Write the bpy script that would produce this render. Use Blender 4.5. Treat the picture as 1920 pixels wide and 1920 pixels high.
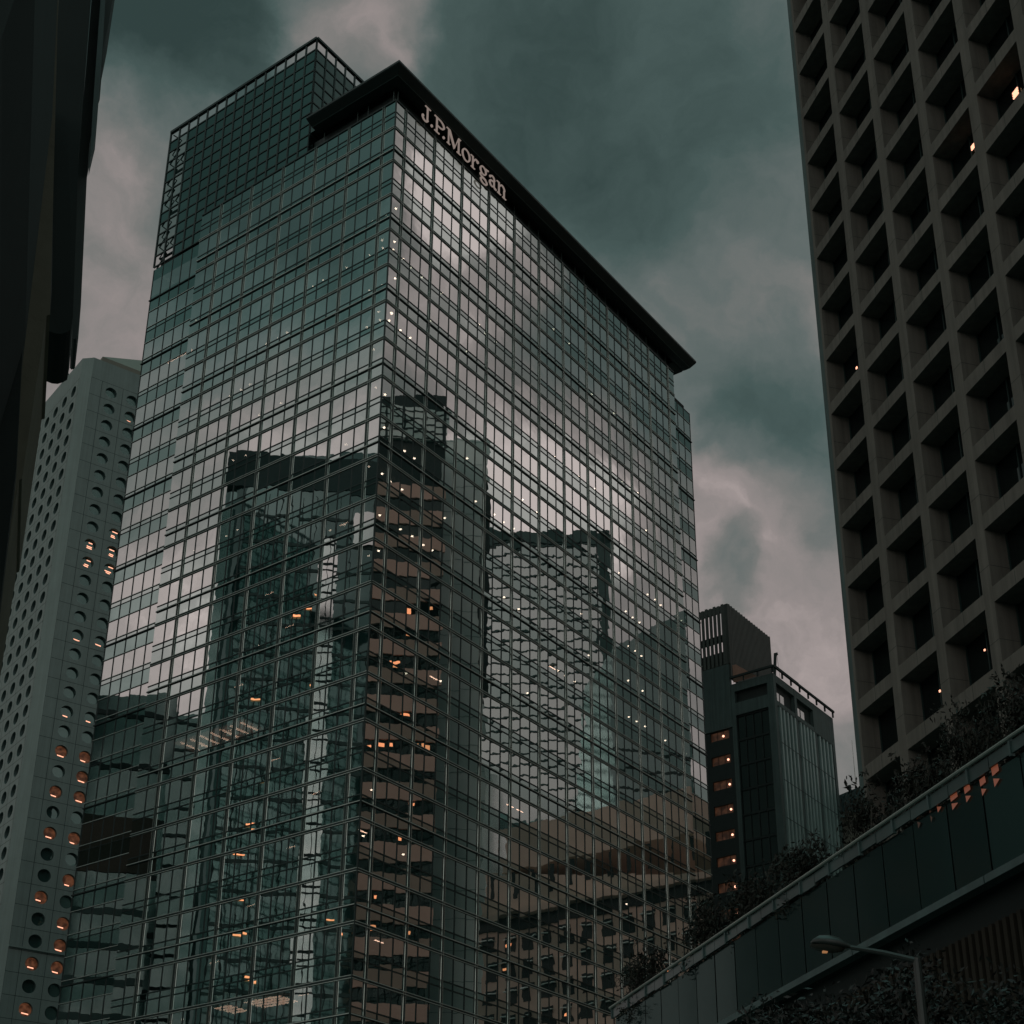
import bpy, bmesh, math, random
from mathutils import Vector, Matrix
random.seed(7)
rnd = random.uniform
R = math.radians

# ------------------------------------------------------------------ scene, camera, light
for o in list(bpy.data.objects):
    bpy.data.objects.remove(o)
sc = bpy.context.scene
COL = sc.collection
sc.view_settings.view_transform = 'Standard'
sc.view_settings.look = 'None'
sc.view_settings.exposure = 0.0
sc.view_settings.gamma = 1.0
sc.cycles.max_bounces = 7
sc.cycles.diffuse_bounces = 2
sc.cycles.glossy_bounces = 4
sc.cycles.transmission_bounces = 2
sc.cycles.transparent_max_bounces = 8
sc.cycles.sample_clamp_indirect = 2.0
sc.cycles.caustics_reflective = False
sc.cycles.caustics_refractive = False
sc.cycles.use_denoising = True

F, PITCH, ROLL, CX, CY = 2867.82, .421296544, .00763733, 960.0, 1362.02   # pixels of a 1920 picture
EYE = Vector((0, 0, 1.7))
_cp, _sp, _c, _s = math.cos(PITCH), math.sin(PITCH), math.cos(ROLL), math.sin(ROLL)
_r0, _u0 = Vector((1, 0, 0)), Vector((0, -_sp, _cp))
FWD = Vector((0, _cp, _sp))
RGT = _c * _r0 + _s * _u0
UPV = -_s * _r0 + _c * _u0
cam = bpy.data.cameras.new('camera')
camo = bpy.data.objects.new('camera', cam)
COL.objects.link(camo)
camo.matrix_world = Matrix(((RGT.x, UPV.x, -FWD.x, 0), (RGT.y, UPV.y, -FWD.y, 0), (RGT.z, UPV.z, -FWD.z, EYE.z), (0, 0, 0, 1)))
cam.sensor_width = 36
cam.lens = 36 * F / 1920
cam.shift_y = (CY - 960) / 1920
cam.clip_start, cam.clip_end = 0.1, 6000
sc.camera = camo

def ray(u, v):
    return RGT * ((u - CX) / F) - UPV * ((v - CY) / F) + FWD
def proj(p):
    q = Vector(p) - EYE
    d = q.dot(FWD)
    return (CX + F * q.dot(RGT) / d, CY - F * q.dot(UPV) / d) if d > .1 else (-9e9, -9e9)
def at(u, v, dist):
    d = ray(u, v)
    return EYE + d * (dist / math.hypot(d.x, d.y))

AZ = .634196588                       # heading of the tower's right face
O = Vector((-11.705, 110.783, 0))     # foot of the tower's front corner
DR = Vector((math.sin(AZ), math.cos(AZ), 0))
DL = Vector((-math.cos(AZ), math.sin(AZ), 0))
TROT = math.pi / 2 - AZ

# ------------------------------------------------------------------ node helpers
class NT:
    def __init__(s, tree):
        s.t = tree; s.n = tree.nodes; s.l = tree.links
    def node(s, typ, **kw):
        n = s.n.new(typ)
        for k, v in kw.items():
            setattr(n, k, v)
        return n
    def put(s, sock, v):
        if hasattr(v, 'is_linked') or hasattr(v, 'links'):
            s.l.new(v, sock)
        else:
            sock.default_value = v
    def math(s, op, a, b=0.0, c=0.0):
        n = s.node('ShaderNodeMath', operation=op)
        s.put(n.inputs[0], a); s.put(n.inputs[1], b); s.put(n.inputs[2], c)
        return n.outputs[0]
    def vmath(s, op, a, b=(0, 0, 0)):
        n = s.node('ShaderNodeVectorMath', operation=op)
        s.put(n.inputs[0], a)
        if op == 'SCALE': s.put(n.inputs[3], b)
        else: s.put(n.inputs[1], b)
        return n.outputs[1] if op in ('DOT_PRODUCT', 'LENGTH') else n.outputs[0]
    def noise(s, vec, scale, detail=3, rough=.5, col=False):
        n = s.node('ShaderNodeTexNoise')
        s.put(n.inputs['Vector'], vec)
        n.inputs['Scale'].default_value = scale
        n.inputs['Detail'].default_value = detail
        n.inputs['Roughness'].default_value = rough
        return n.outputs[1] if col else n.outputs[0]
    def remap(s, v, a, b, c, d, smooth=False):
        n = s.node('ShaderNodeMapRange')
        if smooth: n.interpolation_type = 'SMOOTHSTEP'
        s.put(n.inputs[0], v)
        for i, x in enumerate((a, b, c, d)): n.inputs[i + 1].default_value = x
        return n.outputs[0]
    def ramp(s, v, stops):
        n = s.node('ShaderNodeValToRGB')
        s.put(n.inputs[0], v)
        e = n.color_ramp.elements
        while len(e) < len(stops): e.new(.5)
        for i, (p, c) in enumerate(stops):
            e[i].position = p
            e[i].color = (*c, 1) if len(c) == 3 else c
        return n.outputs[0]

# ------------------------------------------------------------------ world: heavy evening cloud
SUN_EL, SUN_AZ = R(14), R(232)
w = bpy.data.worlds.new("World")
sc.world = w
w.use_nodes = True
g = NT(w.node_tree)
bg = g.n['Background']
tc = g.node('ShaderNodeTexCoord')
d0 = g.vmath('NORMALIZE', tc.outputs['Generated'])
warp = g.vmath('SUBTRACT', g.noise(d0, 7, 4, .55, True), (.5, .5, .5))
warp2 = g.vmath('SUBTRACT', g.noise(d0, 22, 5, .6, True), (.5, .5, .5))
d1 = g.vmath('NORMALIZE', g.vmath('ADD', g.vmath('ADD', d0, g.vmath('SCALE', warp, .11)), g.vmath('SCALE', warp2, .05)))
sep = g.node('ShaderNodeSeparateXYZ')
g.put(sep.inputs[0], d1)
B = g.ramp(sep.outputs[2], [(0, (.45,) * 3), (.12, (.80,) * 3), (.36, (.80,) * 3), (.48, (.76,) * 3), (.56, (.66,) * 3), (.63, (.57,) * 3), (.70, (.46,) * 3), (.80, (.38,) * 3)])
def mirR(d):
    return d - DL * (2 * d.dot(DL))
def mirL(d):
    return d - DR * (2 * d.dot(DR))
CLOUDS = [  # brighter and darker masses of the cloud deck: heading (as seen straight on or in a facade), strength, radius
    (0, 260, 50, -.22, 5), (0, 430, 100, -.26, 7), (0, 900, 60, -.14, 7), (0, 1150, 230, -.14, 9), (0, 1010, 350, -.10, 5),
    (0, 1490, 840, -.28, 4.5), (0, 1400, 720, -.16, 4), (0, 1350, 1085, -.20, 1.8), (0, 1600, 1430, -.16, 3), (0, 1290, 800, -.08, 3),
    (0, 650, 30, .27, 3.6), (0, 620, 140, .22, 2.8), (0, 720, 30, .14, 2.4), (0, 310, 235, .24, 3.2), (0, 200, 330, .16, 3),
    (0, 1410, 400, .07, 2.4), (0, 1335, 560, .09, 2.2), (0, 1450, 640, .06, 3), (0, 1320, 330, -.10, 6), (0, 1250, 480, -.06, 3.5), (0, 230, 600, .10, 5), (0, 1400, 960, .12, 3),
    (1, 850, 330, .26, 4), (1, 840, 520, .34, 4.5), (1, 950, 950, .34, 6), (1, 1090, 985, .16, 3.5), (1, 1100, 690, -.10, 4),
    (1, 1260, 900, -.16, 5), (1, 790, 240, .10, 4), (1, 1240, 560, -.06, 5),
    (2, 450, 400, -.27, 9), (2, 660, 300, -.22, 7), (2, 430, 230, -.16, 8), (2, 610, 800, .16, 6), (2, 380, 1150, .10, 5), (2, 290, 900, -.14, 4), (2, 270, 620, -.12, 5),
]
K = g.vmath('DOT_PRODUCT', d0, (-.38, -.75, .54))   # unseen sky behind the viewer, brightened to light the facades
B = g.math('ADD', B, g.remap(K, math.cos(R(50)), 1.0, 0, .14, True))
for mode, u, v, amp, rad in CLOUDS:
    d = ray(u, v).normalized()
    if mode == 1: d = mirR(d)
    if mode == 2: d = mirL(d)
    k = g.vmath('DOT_PRODUCT', d1, tuple(d))
    B = g.math('ADD', B, g.remap(k, math.cos(R(rad)), 1.0, 0, amp, True))
B = g.math('ADD', B, g.math('MULTIPLY', g.math('SUBTRACT', g.noise(d1, 13, 7, .62), .5), .36))
B = g.math('ADD', B, g.math('MULTIPLY', g.math('SUBTRACT', g.noise(d0, 4, 3, .5), .5), .22))
B = g.math('ADD', B, g.math('MULTIPLY', g.math('SUBTRACT', g.noise(d1, 42, 6, .65), .5), .16))
skycol = g.ramp(B, [(0, (.030, .052, .049)), (.25, (.064, .099, .094)), (.45, (.118, .143, .138)), (.60, (.185, .185, .177)), (.75, (.285, .250, .243)), (.88, (.44, .37, .36)), (1, (.84, .70, .68))])
nish = g.node('ShaderNodeTexSky', sky_type='NISHITA', sun_disc=False, sun_elevation=SUN_EL, sun_rotation=SUN_AZ, altitude=0, air_density=1, dust_density=4, ozone_density=1)
addn = g.node('ShaderNodeMix', data_type='RGBA')
addn.inputs[0].default_value = .0015
zen = g.vmath('SCALE', (.24, .52, .49), g.remap(sep.outputs[2], .79, .95, 0, 1, True))   # teal fill added to the unseen overcast zenith, lifts shaded surfaces
aft = g.vmath('SCALE', (.055, .105, .10), g.remap(K, math.cos(R(50)), 1.0, 0, 1, True))  # teal fill added to the same unseen part of the sky
skycol = g.vmath('ADD', skycol, g.vmath('ADD', zen, aft))
g.put(addn.inputs[6], skycol); g.put(addn.inputs[7], nish.outputs[0])
g.put(bg.inputs[0], addn.outputs[2])
bg.inputs[1].default_value = 1.0
w.cycles.sampling_method = 'MANUAL'
w.cycles.sample_map_resolution = 512

sun = bpy.data.lights.new('sun', 'SUN')
sun.energy, sun.angle, sun.color = .10, R(25), (1, .95, .90)
suno = bpy.data.objects.new('sun', sun)
COL.objects.link(suno)
sd = Vector((math.sin(SUN_AZ) * math.cos(SUN_EL), math.cos(SUN_AZ) * math.cos(SUN_EL), math.sin(SUN_EL)))
suno.rotation_euler = sd.to_track_quat('Z', 'Y').to_euler()

# ------------------------------------------------------------------ materials
def mat(name):
    m = bpy.data.materials.new(name)
    m.use_nodes = True
    t = NT(m.node_tree)
    return m, t, t.n['Principled BSDF'], t.n['Material Output']
def plain(name, col, rough=.6, metal=0, spec=.4, var=.25, scale=1.5, bump=0.0, streak=0.0):
    m, t, p, out = mat(name)
    tcn = t.node('ShaderNodeTexCoord')
    n1 = t.noise(tcn.outputs['Object'], scale, 5, .6)
    n2 = t.noise(tcn.outputs['Object'], scale * .13, 3, .5)
    f = t.math('ADD', t.math('MULTIPLY', t.math('SUBTRACT', n1, .5), var * 2), t.math('ADD', t.math('MULTIPLY', t.math('SUBTRACT', n2, .5), var * 2), 1))
    if streak:                         # rain marks running down
        sv = t.vmath('MULTIPLY', tcn.outputs['Object'], (2.6, 2.6, .10))
        f = t.math('MULTIPLY', f, t.math('ADD', 1 - streak * .5, t.math('MULTIPLY', t.remap(t.noise(sv, 1.0, 5, .65), .35, .65, 0, 1), streak)))
    c = t.vmath('SCALE', (col[0] * .84, col[1] * 1.03, col[2] * 1.02), f)
    t.put(p.inputs['Base Color'], c)
    p.inputs['Roughness'].default_value = rough
    p.inputs['Metallic'].default_value = metal
    p.inputs['Specular IOR Level'].default_value = spec
    if bump:
        b = t.node('ShaderNodeBump')
        b.inputs['Distance'].default_value = bump
        t.put(b.inputs['Height'], t.noise(tcn.outputs['Object'], scale * 6, 4, .6))
        t.put(p.inputs['Normal'], b.outputs[0])
    return m
def mirror_glass(name, tint, fac, thru, wob=.0042, scale=.40, rough=0.0, opaque=False, veil=None, fres=.8):
    """curtain wall glass: a wavy mirror over a dim see-through (or dark backed) pane"""
    m, t, p, out = mat(name)
    t.n.remove(p)
    tcn = t.node('ShaderNodeTexCoord')
    geo = t.node('ShaderNodeNewGeometry')
    off = t.vmath('SCALE', t.node('ShaderNodeObjectInfo').outputs['Location'], 0.0)
    vec = t.vmath('ADD', tcn.outputs['Object'], off)
    hgt = t.math('ADD', t.noise(vec, scale, 2, .5), t.math('MULTIPLY', t.noise(vec, scale * 2.7, 1, .5), .08))
    b = t.node('ShaderNodeBump')
    b.inputs['Strength'].default_value = 1
    b.inputs['Distance'].default_value = wob
    t.put(b.inputs['Height'], hgt)
    gl = t.node('ShaderNodeBsdfAnisotropic') if False else t.node('ShaderNodeBsdfGlossy')
    gl.inputs['Color'].default_value = (*tint, 1)
    gl.inputs['Roughness'].default_value = rough
    t.put(gl.inputs['Normal'], b.outputs[0])
    if opaque:
        tr = t.node('ShaderNodeBsdfDiffuse')
    else:
        tr = t.node('ShaderNodeBsdfTransparent')
    tr.inputs[0].default_value = (*thru, 1)
    lw = t.node('ShaderNodeLayerWeight')
    lw.inputs[0].default_value = .35
    f = t.math('ADD', fac, t.math('MULTIPLY', lw.outputs[0], (1 - fac) * fres))
    if veil:                           # body colour of the tinted pane, plus a teal lift of its darks
        df = t.node('ShaderNodeBsdfDiffuse')
        df.inputs[0].default_value = (*veil, 1)
        m2 = t.node('ShaderNodeMixShader')
        m2.inputs[0].default_value = .20
        t.put(m2.inputs[1], tr.outputs[0]); t.put(m2.inputs[2], df.outputs[0])
        tr = m2
    mx = t.node('ShaderNodeMixShader')
    t.put(mx.inputs[0], f); t.put(mx.inputs[1], tr.outputs[0]); t.put(mx.inputs[2], gl.outputs[0])
    t.put(out.inputs[0], mx.outputs[0])
    return m
def emit(name, col, strength, sample=False):
    m, t, p, out = mat(name)
    p.inputs['Base Color'].default_value = (.1, .1, .1, 1)
    p.inputs['Emission Color'].default_value = (*col, 1)
    p.inputs['Emission Strength'].default_value = strength
    if not sample:
        m.cycles.emission_sampling = 'NONE'
    return m
def room(name, col, strength):
    """a dimly lit room seen behind a window: uneven warm light"""
    m, t, p, out = mat(name)
    tcn = t.node('ShaderNodeTexCoord')
    n = t.noise(tcn.outputs['Object'], 1.6, 2, .5)
    f = t.remap(n, .35, .7, .35, 1.5)
    p.inputs['Base Color'].default_value = (.04, .03, .025, 1)
    p.inputs['Emission Color'].default_value = (*col, 1)
    t.put(p.inputs['Emission Strength'], t.math('MULTIPLY', f, strength))
    m.cycles.emission_sampling = 'NONE'
    return m

M = dict(
    dark_metal=plain('dark_metal', (.016, .032, .030), .5, .2, .4, .2),
    rail_metal=plain('rail_metal', (.60, .56, .52), .5, .2, .5, .12),
    end_glass=mirror_glass('end_bay_glass', (.40, .52, .50),   .08, (.50, .60, .58), wob=.002, fres=.06),
    light_metal=plain('light_metal', (.62, .57, .53), .27, .95, .5, .12),
    vision=mirror_glass('vision_glass', (.90, .95, .93), .60, (.40, .48, .46), veil=(.10, .22, .21)),
    spandrel=mirror_glass('spandrel_glass', (.68, .82, .79), .48, (.10, .15, .14), veil=(.08, .18, .17)),
    strip_spandrel=mirror_glass('strip_spandrel_glass', (.45, .62, .59), .40, (.10, .15, .14), veil=(.08, .18, .17)),
    block_glass=mirror_glass('upper_block_glass', (.42, .58, .55), .34, (.012, .02, .019), opaque=True, wob=.004),
    interior=plain('interior_dark', (.035, .035, .033), .9, 0, .1, .3),
    cornice=plain('cornice_metal', (.026, .034, .033), .5, .2, .4, .2),
    soffit_edge=plain('soffit_edge', (.09, .11, .105), .5, .3, .4, .15),
    lamp=emit('ceiling_lamp_glow', (1, .66, .52), 11),
    strip_lamp=emit('strip_lamp_glow', (1, .52, .38), 8),
    lit_ceiling=room('lit_ceiling_panel', (1, .50, .40), .8),
    lettering=emit('letter_face', (1, .78, .68), .21),
    concrete=plain('lattice_concrete', (.140, .112, .098), .85, 0, .2, .22, .8, .01, streak=.35),
    concrete_seam=plain('concrete_seam', (.05, .05, .045), .9, 0, .1, .1),
    dark_glass=mirror_glass('dark_window_glass', (.30, .42, .40), .10, (.006, .009, .009), wob=.003, opaque=True),
    round_wall=plain('aluminium_cladding', (.215, .235, .222), .6, .1, .3, .12, .5, streak=.16),
    round_back=plain('cladding_joint', (.05, .065, .062), .9, 0, .1, .1),
    round_glass=mirror_glass('round_window_glass', (.35, .56, .52), .26, (.045, .095, .088), wob=.006, opaque=True),
    round_reveal=plain('round_reveal', (.10, .13, .125), .7, 0, .2, .1),
    room_warm=room('lit_room_warm', (1, .36, .17), .07),
    bar_warm=emit('lit_bar', (1, .44, .28), 1.7),
    office_wall=plain('office_panel', (.085, .105, .10), .7, .1, .3, .25, .6, streak=.4),
    office_dark=plain('office_dark_panel', (.04, .045, .043), .8, 0, .2, .2),
    office_fin=plain('office_fin', (.30, .35, .335), .55, .1, .4, .2, .6, streak=.3),
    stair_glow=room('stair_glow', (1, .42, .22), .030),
    stair_lamp=emit('stair_lamp', (1, .45, .30), 2.6),
    slat=plain('roof_slat', (.085, .082, .074), .6, .3, .3, .2),
    bridge_panel=mirror_glass('bridge_panel_glass', (.28, .40, .38), .10, (.013, .025, .024), wob=.004, scale=.5, rough=.12, opaque=True),
    bridge_light=plain('bridge_fascia_glass', (.050, .080, .076), .3, .1, .5, .6, 1.1),
    bridge_ledge=plain('bridge_ledge', (.072, .105, .102), .55, .1, .4, .35, 1.2, streak=.3),
    rail=plain('handrail_steel', (.42, .40, .36), .35, .8, .5, .1),
    orange=emit('orange_reflection_glow', (1, .26, .12), .13),  # glow painted as orange reflections in the terrace panels
    brown_wall=plain('brown_ribbed_wall', (.034, .027, .020), .85, 0, .2, .3),
    leaf=plain('shrub_leaf', (.014, .015, .010), .6, 0, .25, .5, 3),
    leaf_b=plain('tree_leaf', (.009, .013, .010), .55, 0, .5, .5, 3),
    bark=plain('bark', (.05, .042, .034), .9),
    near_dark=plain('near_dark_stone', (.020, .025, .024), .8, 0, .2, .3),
    near_tan=plain('near_tan_stone', (.135, .115, .088), .9, 0, .2, .25, 4, .004),
    asphalt=plain('asphalt', (.05, .05, .05), .9, 0, .2, .2, 3),
    paving=plain('paving', (.16, .155, .145), .85, 0, .2, .2, 2),
    white=plain('road_paint', (.7, .7, .68), .8),
    lamp_body=plain('lamp_body', (.055, .056, .052), .4, .3, .5, .1),
    lamp_lens=emit('lamp_lens', (1, .45, .18), .30),
    lamp_dark=plain('lamp_glass_off', (.05, .04, .032), .2, 0, .5, .1),
)

# ------------------------------------------------------------------ mesh helpers
class MB:
    def __init__(s):
        s.v = []; s.f = []; s.mi = []
    def quad(s, a, b, c, d, m=0):
        i = len(s.v)
        s.v += [tuple(a), tuple(b), tuple(c), tuple(d)]
        s.f.append((i, i + 1, i + 2, i + 3)); s.mi.append(m)
    def poly(s, pts, m=0):
        i = len(s.v)
        s.v += [tuple(p) for p in pts]
        s.f.append(tuple(range(i, i + len(pts)))); s.mi.append(m)
    def box(s, x0, x1, y0, y1, z0, z1, m=0):
        s.hexa([(x0, y0, z0), (x1, y0, z0), (x1, y1, z0), (x0, y1, z0), (x0, y0, z1), (x1, y0, z1), (x1, y1, z1), (x0, y1, z1)], m)
    def hexa(s, p, m=0):
        i = len(s.v)
        s.v += [tuple(q) for q in p]
        for f in ((0, 3, 2, 1), (4, 5, 6, 7), (0, 1, 5, 4), (1, 2, 6, 5), (2, 3, 7, 6), (3, 0, 4, 7)):
            s.f.append(tuple(i + k for k in f)); s.mi.append(m)
    def bar(s, a, b, wx, wy=None, m=0, up=(0, 0, 1)):
        """square bar from a to b"""
        a, b = Vector(a), Vector(b)
        wy = wx if wy is None else wy
        d = (b - a).normalized()
        upv = Vector(up)
        if abs(d.dot(upv)) > .98: upv = Vector((0, 1, 0))
        x = d.cross(upv).normalized() * (wx / 2)
        y = x.normalized().cross(d).normalized() * (wy / 2)
        s.hexa([a - x - y, a + x - y, b + x - y, b - x - y, a - x + y, a + x + y, b + x + y, b - x + y], m)
    def tube(s, pts, r, n=10, m=0):
        """round tube through points; r number or list"""
        pts = [Vector(p) for p in pts]
        rs = r if isinstance(r, (list, tuple)) else [r] * len(pts)
        rings = []
        for k, p in enumerate(pts):
            d = (pts[min(k + 1, len(pts) - 1)] - pts[max(k - 1, 0)]).normalized()
            u = Vector((0, 0, 1)) if abs(d.z) < .95 else Vector((1, 0, 0))
            x = d.cross(u).normalized(); y = x.cross(d).normalized()
            i = len(s.v)
            s.v += [tuple(p + (x * math.cos(2 * math.pi * j / n) + y * math.sin(2 * math.pi * j / n)) * rs[k]) for j in range(n)]
            rings.append(i)
        for a, b in zip(rings, rings[1:]):
            for j in range(n):
                s.f.append((a + j, a + (j + 1) % n, b + (j + 1) % n, b + j)); s.mi.append(m)
        s.f.append(tuple(rings[0] + j for j in range(n))); s.mi.append(m)
        s.f.append(tuple(rings[-1] + j for j in reversed(range(n)))); s.mi.append(m)
    def prism(s, poly, f0, f1, m=0):
        """poly: list of 2D points; f0,f1 map a 2D point to 3D (front and back)"""
        n = len(poly)
        i = len(s.v)
        s.v += [tuple(f0(p)) for p in poly] + [tuple(f1(p)) for p in poly]
        s.f.append(tuple(range(i, i + n))); s.mi.append(m)
        s.f.append(tuple(reversed(range(i + n, i + 2 * n)))); s.mi.append(m)
        for k in range(n):
            s.f.append((i + k, i + n + k, i + n + (k + 1) % n, i + (k + 1) % n)); s.mi.append(m)
    def build(s, name, mats, parent=None, smooth=False, recalc=True):
        me = bpy.data.meshes.new(name)
        me.from_pydata(s.v, [], s.f)
        if not isinstance(mats, (list, tuple)): mats = [mats]
        for m in mats: me.materials.append(m)
        me.polygons.foreach_set('material_index', s.mi)
        if smooth: me.polygons.foreach_set('use_smooth', [True] * len(s.f))
        me.update()
        if recalc:
            bm = bmesh.new(); bm.from_mesh(me)
            bmesh.ops.recalc_face_normals(bm, faces=bm.faces)
            bm.to_mesh(me); bm.free()
        o = bpy.data.objects.new(name, me)
        COL.objects.link(o)
        if parent: o.parent = parent
        return o
def thing(name, label, cat, loc=(0, 0, 0), rz=0, group=None):
    o = bpy.data.objects.new(name, None)
    COL.objects.link(o)
    o.empty_display_size = .5
    o.location = loc
    o.rotation_euler = (0, 0, rz)
    o['label'] = label; o['category'] = cat
    if group: o['group'] = group
    return o
def struct(o):
    o['kind'] = 'structure'; return o

# ------------------------------------------------------------------ ground
mb = MB(); mb.box(-2500, 2500, -2500, 2500, -.5, 0); struct(mb.build('ground', M['paving']))
mb = MB(); mb.quad((-10.5, -120, .004), (1.5, -120, .004), (-30.7, 100, .004), (-42.7, 100, .004)); struct(mb.build('road', M['asphalt']))
mb = MB()
for k in range(14):
    y = -110 + k * 12
    x = -6.0 - (y + 120) * 32.2 / 220 + 1.5
    mb.quad((x, y, .008), (x + .15, y, .008), (x + .15 - .73, y + 5, .008), (x - .73, y + 5, .008))
struct(mb.build('road_marking', M['white']))

# ------------------------------------------------------------------ the glass tower
FH = 4.174
Z0 = 114.47                            # top of the first full window row
tower = thing('glass_tower', 'tall glass curtain wall tower in the middle with a dark cornice and lit dots inside', 'tower', O, TROT)
def tl(x, y, z):                       # tower local -> world
    return O + DR * x + DL * y + Vector((0, 0, z))
def zk(k): return Z0 - FH * k
NK = 27
mb = MB()
mb.box(4.2, 52, 4.2, 30.8, 0, 117.0)
mb.box(3.6, 48, 15.5, 31.2, 117.0, 132.6)
mb.build('inner_core', M['interior'], tower)
for k in range(-1, NK):
    z1 = zk(k) if k >= 0 else zk(0) + 4.1
    mb = MB()
    mb.box(.35, 52.3, .35, 26.8, z1 - 4.02, z1 - 2.75)
    mb.box(.95, 52.3, 26.8, 34.2, z1 - 4.02, z1 - 2.75)
    mb.box(52.3, 56.6, 1.0, 26, z1 - 4.02, z1 - 2.75)
    mb.build('floor_slab', M['interior'], tower)

def pane(mb, o, ux, z0, z1, w, nrm, m, jit=.003):
    """one pane standing on direction ux from o, tipped a few millimetres"""
    a = [rnd(-jit, jit) for _ in range(3)]
    a.append(a[0] + a[2] - a[1])       # stay planar
    P = [o + Vector((0, 0, z0)), o + ux * w + Vector((0, 0, z0)), o + ux * w + Vector((0, 0, z1)), o + Vector((0, 0, z1))]
    mb.quad(*[p + nrm * e for p, e in zip(P, a)], m=m)
X, Y = Vector((1, 0, 0)), Vector((0, 1, 0))
GL = [M['vision'], M['spandrel'], M['strip_spandrel']]
modules = []                           # (screen area, MB)
def module(o, ux, nrm, npan, kind, ztop):
    mb = MB()
    if kind == 'main':                 # vision, narrow band, lower spandrel
        rows = [(0, 2.2, 0), (2.2, 2.77, 1), (2.77, FH, 1)]
    elif kind == 'crown':
        rows = [(0, 1.45, 1), (1.45, 2.05, 1), (2.05, 3.46, 1)]
    else:                              # recessed side strips: spandrel first
        rows = [(0, 1.56, 2), (1.56, 3.7, 0), (3.7, FH, 1)]
    for i in range(npan):
        for a, b, m in rows:
            pane(mb, o + ux * (1.5 * i), ux, ztop - b, ztop - a, 1.5, nrm, m)
    hh = rows[-1][1]
    pts = [proj(tl(*(o + ux * s) .to_2d(), z)) for s in (0, 1.5 * npan) for z in (ztop, ztop - hh)]
    us = [p[0] for p in pts]; vs = [p[1] for p in pts]
    area = max(0, min(1920, max(us)) - max(0, min(us))) * max(0, min(1920, max(vs)) - max(0, min(vs)))
    modules.append((area, mb))
def face(o, ux, nrm, layout, kind, ztops):
    s = 0
    for n in layout:
        for z in ztops: module(o + ux * (1.5 * s), ux, nrm, n, kind, z)
        s += n
LAY_R = [1] + [3] * 11 + [1]
LAY_L = [1] + [3] * 5 + [2]
ZT = [zk(k) for k in range(NK)]
face(Vector((0, 0, 0)), X, -Y, LAY_R, 'main', ZT)
face(Vector((0, 0, 0)), Y, -X, LAY_L, 'main', ZT)
face(Vector((0, 0, 0)), X, -Y, LAY_R, 'crown', [Z0 + 3.46])
face(Vector((0, 0, 0)), Y, -X, LAY_L, 'crown', [Z0 + 3.46])
ZS = [110.47 - FH * k for k in range(-1, NK - 1)]
face(Vector((.4, 27, 0)), Y, -X, [5], 'strip', ZS)
face(Vector((52.5, .5, 0)), X, -Y, [1, 1, 1], 'strip', ZS)
modules.sort(key=lambda t: -t[0])
for a, mb in modules[:100]:
    mb.build('window', GL, tower, recalc=False)
rest = MB()
for a, mb in modules[100:]:
    i = len(rest.v); rest.v += mb.v
    rest.f += [tuple(i + k for k in f) for f in mb.f]; rest.mi += mb.mi
o = rest.build('window', GL, tower, recalc=False); o['kind'] = 'stuff'

# mullions and rails, one frame per face.  slots: 0 dark, 1 light
FM = [M['dark_metal'], M['light_metal'], M['rail_metal']]
def frame(o, ux, nrm, layout, ztop, zbot, name):
    mb = MB()
    L = 1.5 * sum(layout)
    def bx(s0, s1, d0, d1, z0, z1, m):
        p = [o + ux * s + nrm * d for s, d in ((s0, d0), (s1, d0), (s1, d1), (s0, d1))]
        mb.hexa([q + Vector((0, 0, z)) for z in (z0, z1) for q in p], m)
    s = 0
    for n in layout[:-1]:
        s += n
        c = 1.5 * s
        bx(c - .15, c + .15, -.05, .05, zbot, ztop, 0)
        for e in (-.13, .13):
            P = [o + ux * (c + e + a_) + nrm * d_ for a_, d_ in ((-.024, .05), (.024, .05), (.01, .11), (-.01, .11))]
            for a_ in range(4):
                p_, q_ = P[a_], P[(a_ + 1) % 4]
                mb.quad(p_ + Vector((0, 0, zbot)), q_ + Vector((0, 0, zbot)), q_ + Vector((0, 0, ztop)), p_ + Vector((0, 0, ztop)), 1)
    s = 0
    for n in layout:
        for j in range(1, n):
            c = 1.5 * (s + j)
            bx(c - .045, c + .045, -.03, .047, zbot, ztop, 0)
        s += n
    for k in range(NK):
        z = zk(k)
        bx(0, L, -.05, .056, z - .13, z + .13, 0)
        bx(0, L, .056, .10, z + .085, z + .128, 2)
        bx(0, L, .056, .10, z - .128, z - .085, 2)
        for dz, ledge in ((2.2, False), (2.77, k % 2 == 0)):
            bx(0, L, -.03, .043, z - dz - .05, z - dz + .05, 0)
            if ledge:
                bx(0, L, .043, .12, z - dz - .07, z - dz + .06, 0)
                bx(0, L, .12, .132, z - dz - .03, z - dz + .03, 2)
    for dz in (1.45, 2.05):
        z = Z0 + 3.46 - dz
        bx(0, L, -.03, .043, z - .05, z + .05, 0)
    bx(0, L, -.06, .09, ztop - .06, ztop + .10, 0)
    mb.build(name, FM, tower)
frame(Vector((0, 0, 0)), X, -Y, LAY_R, Z0 + 3.46, 0, 'mullion_grid')
frame(Vector((0, 0, 0)), Y, -X, LAY_L, Z0 + 3.46, 0, 'mullion_grid')
mb = MB(); mb.box(-.06, .06, -.06, .06, 0, Z0 + 3.5); mb.build('corner_mullion', M['dark_metal'], tower)
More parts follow.
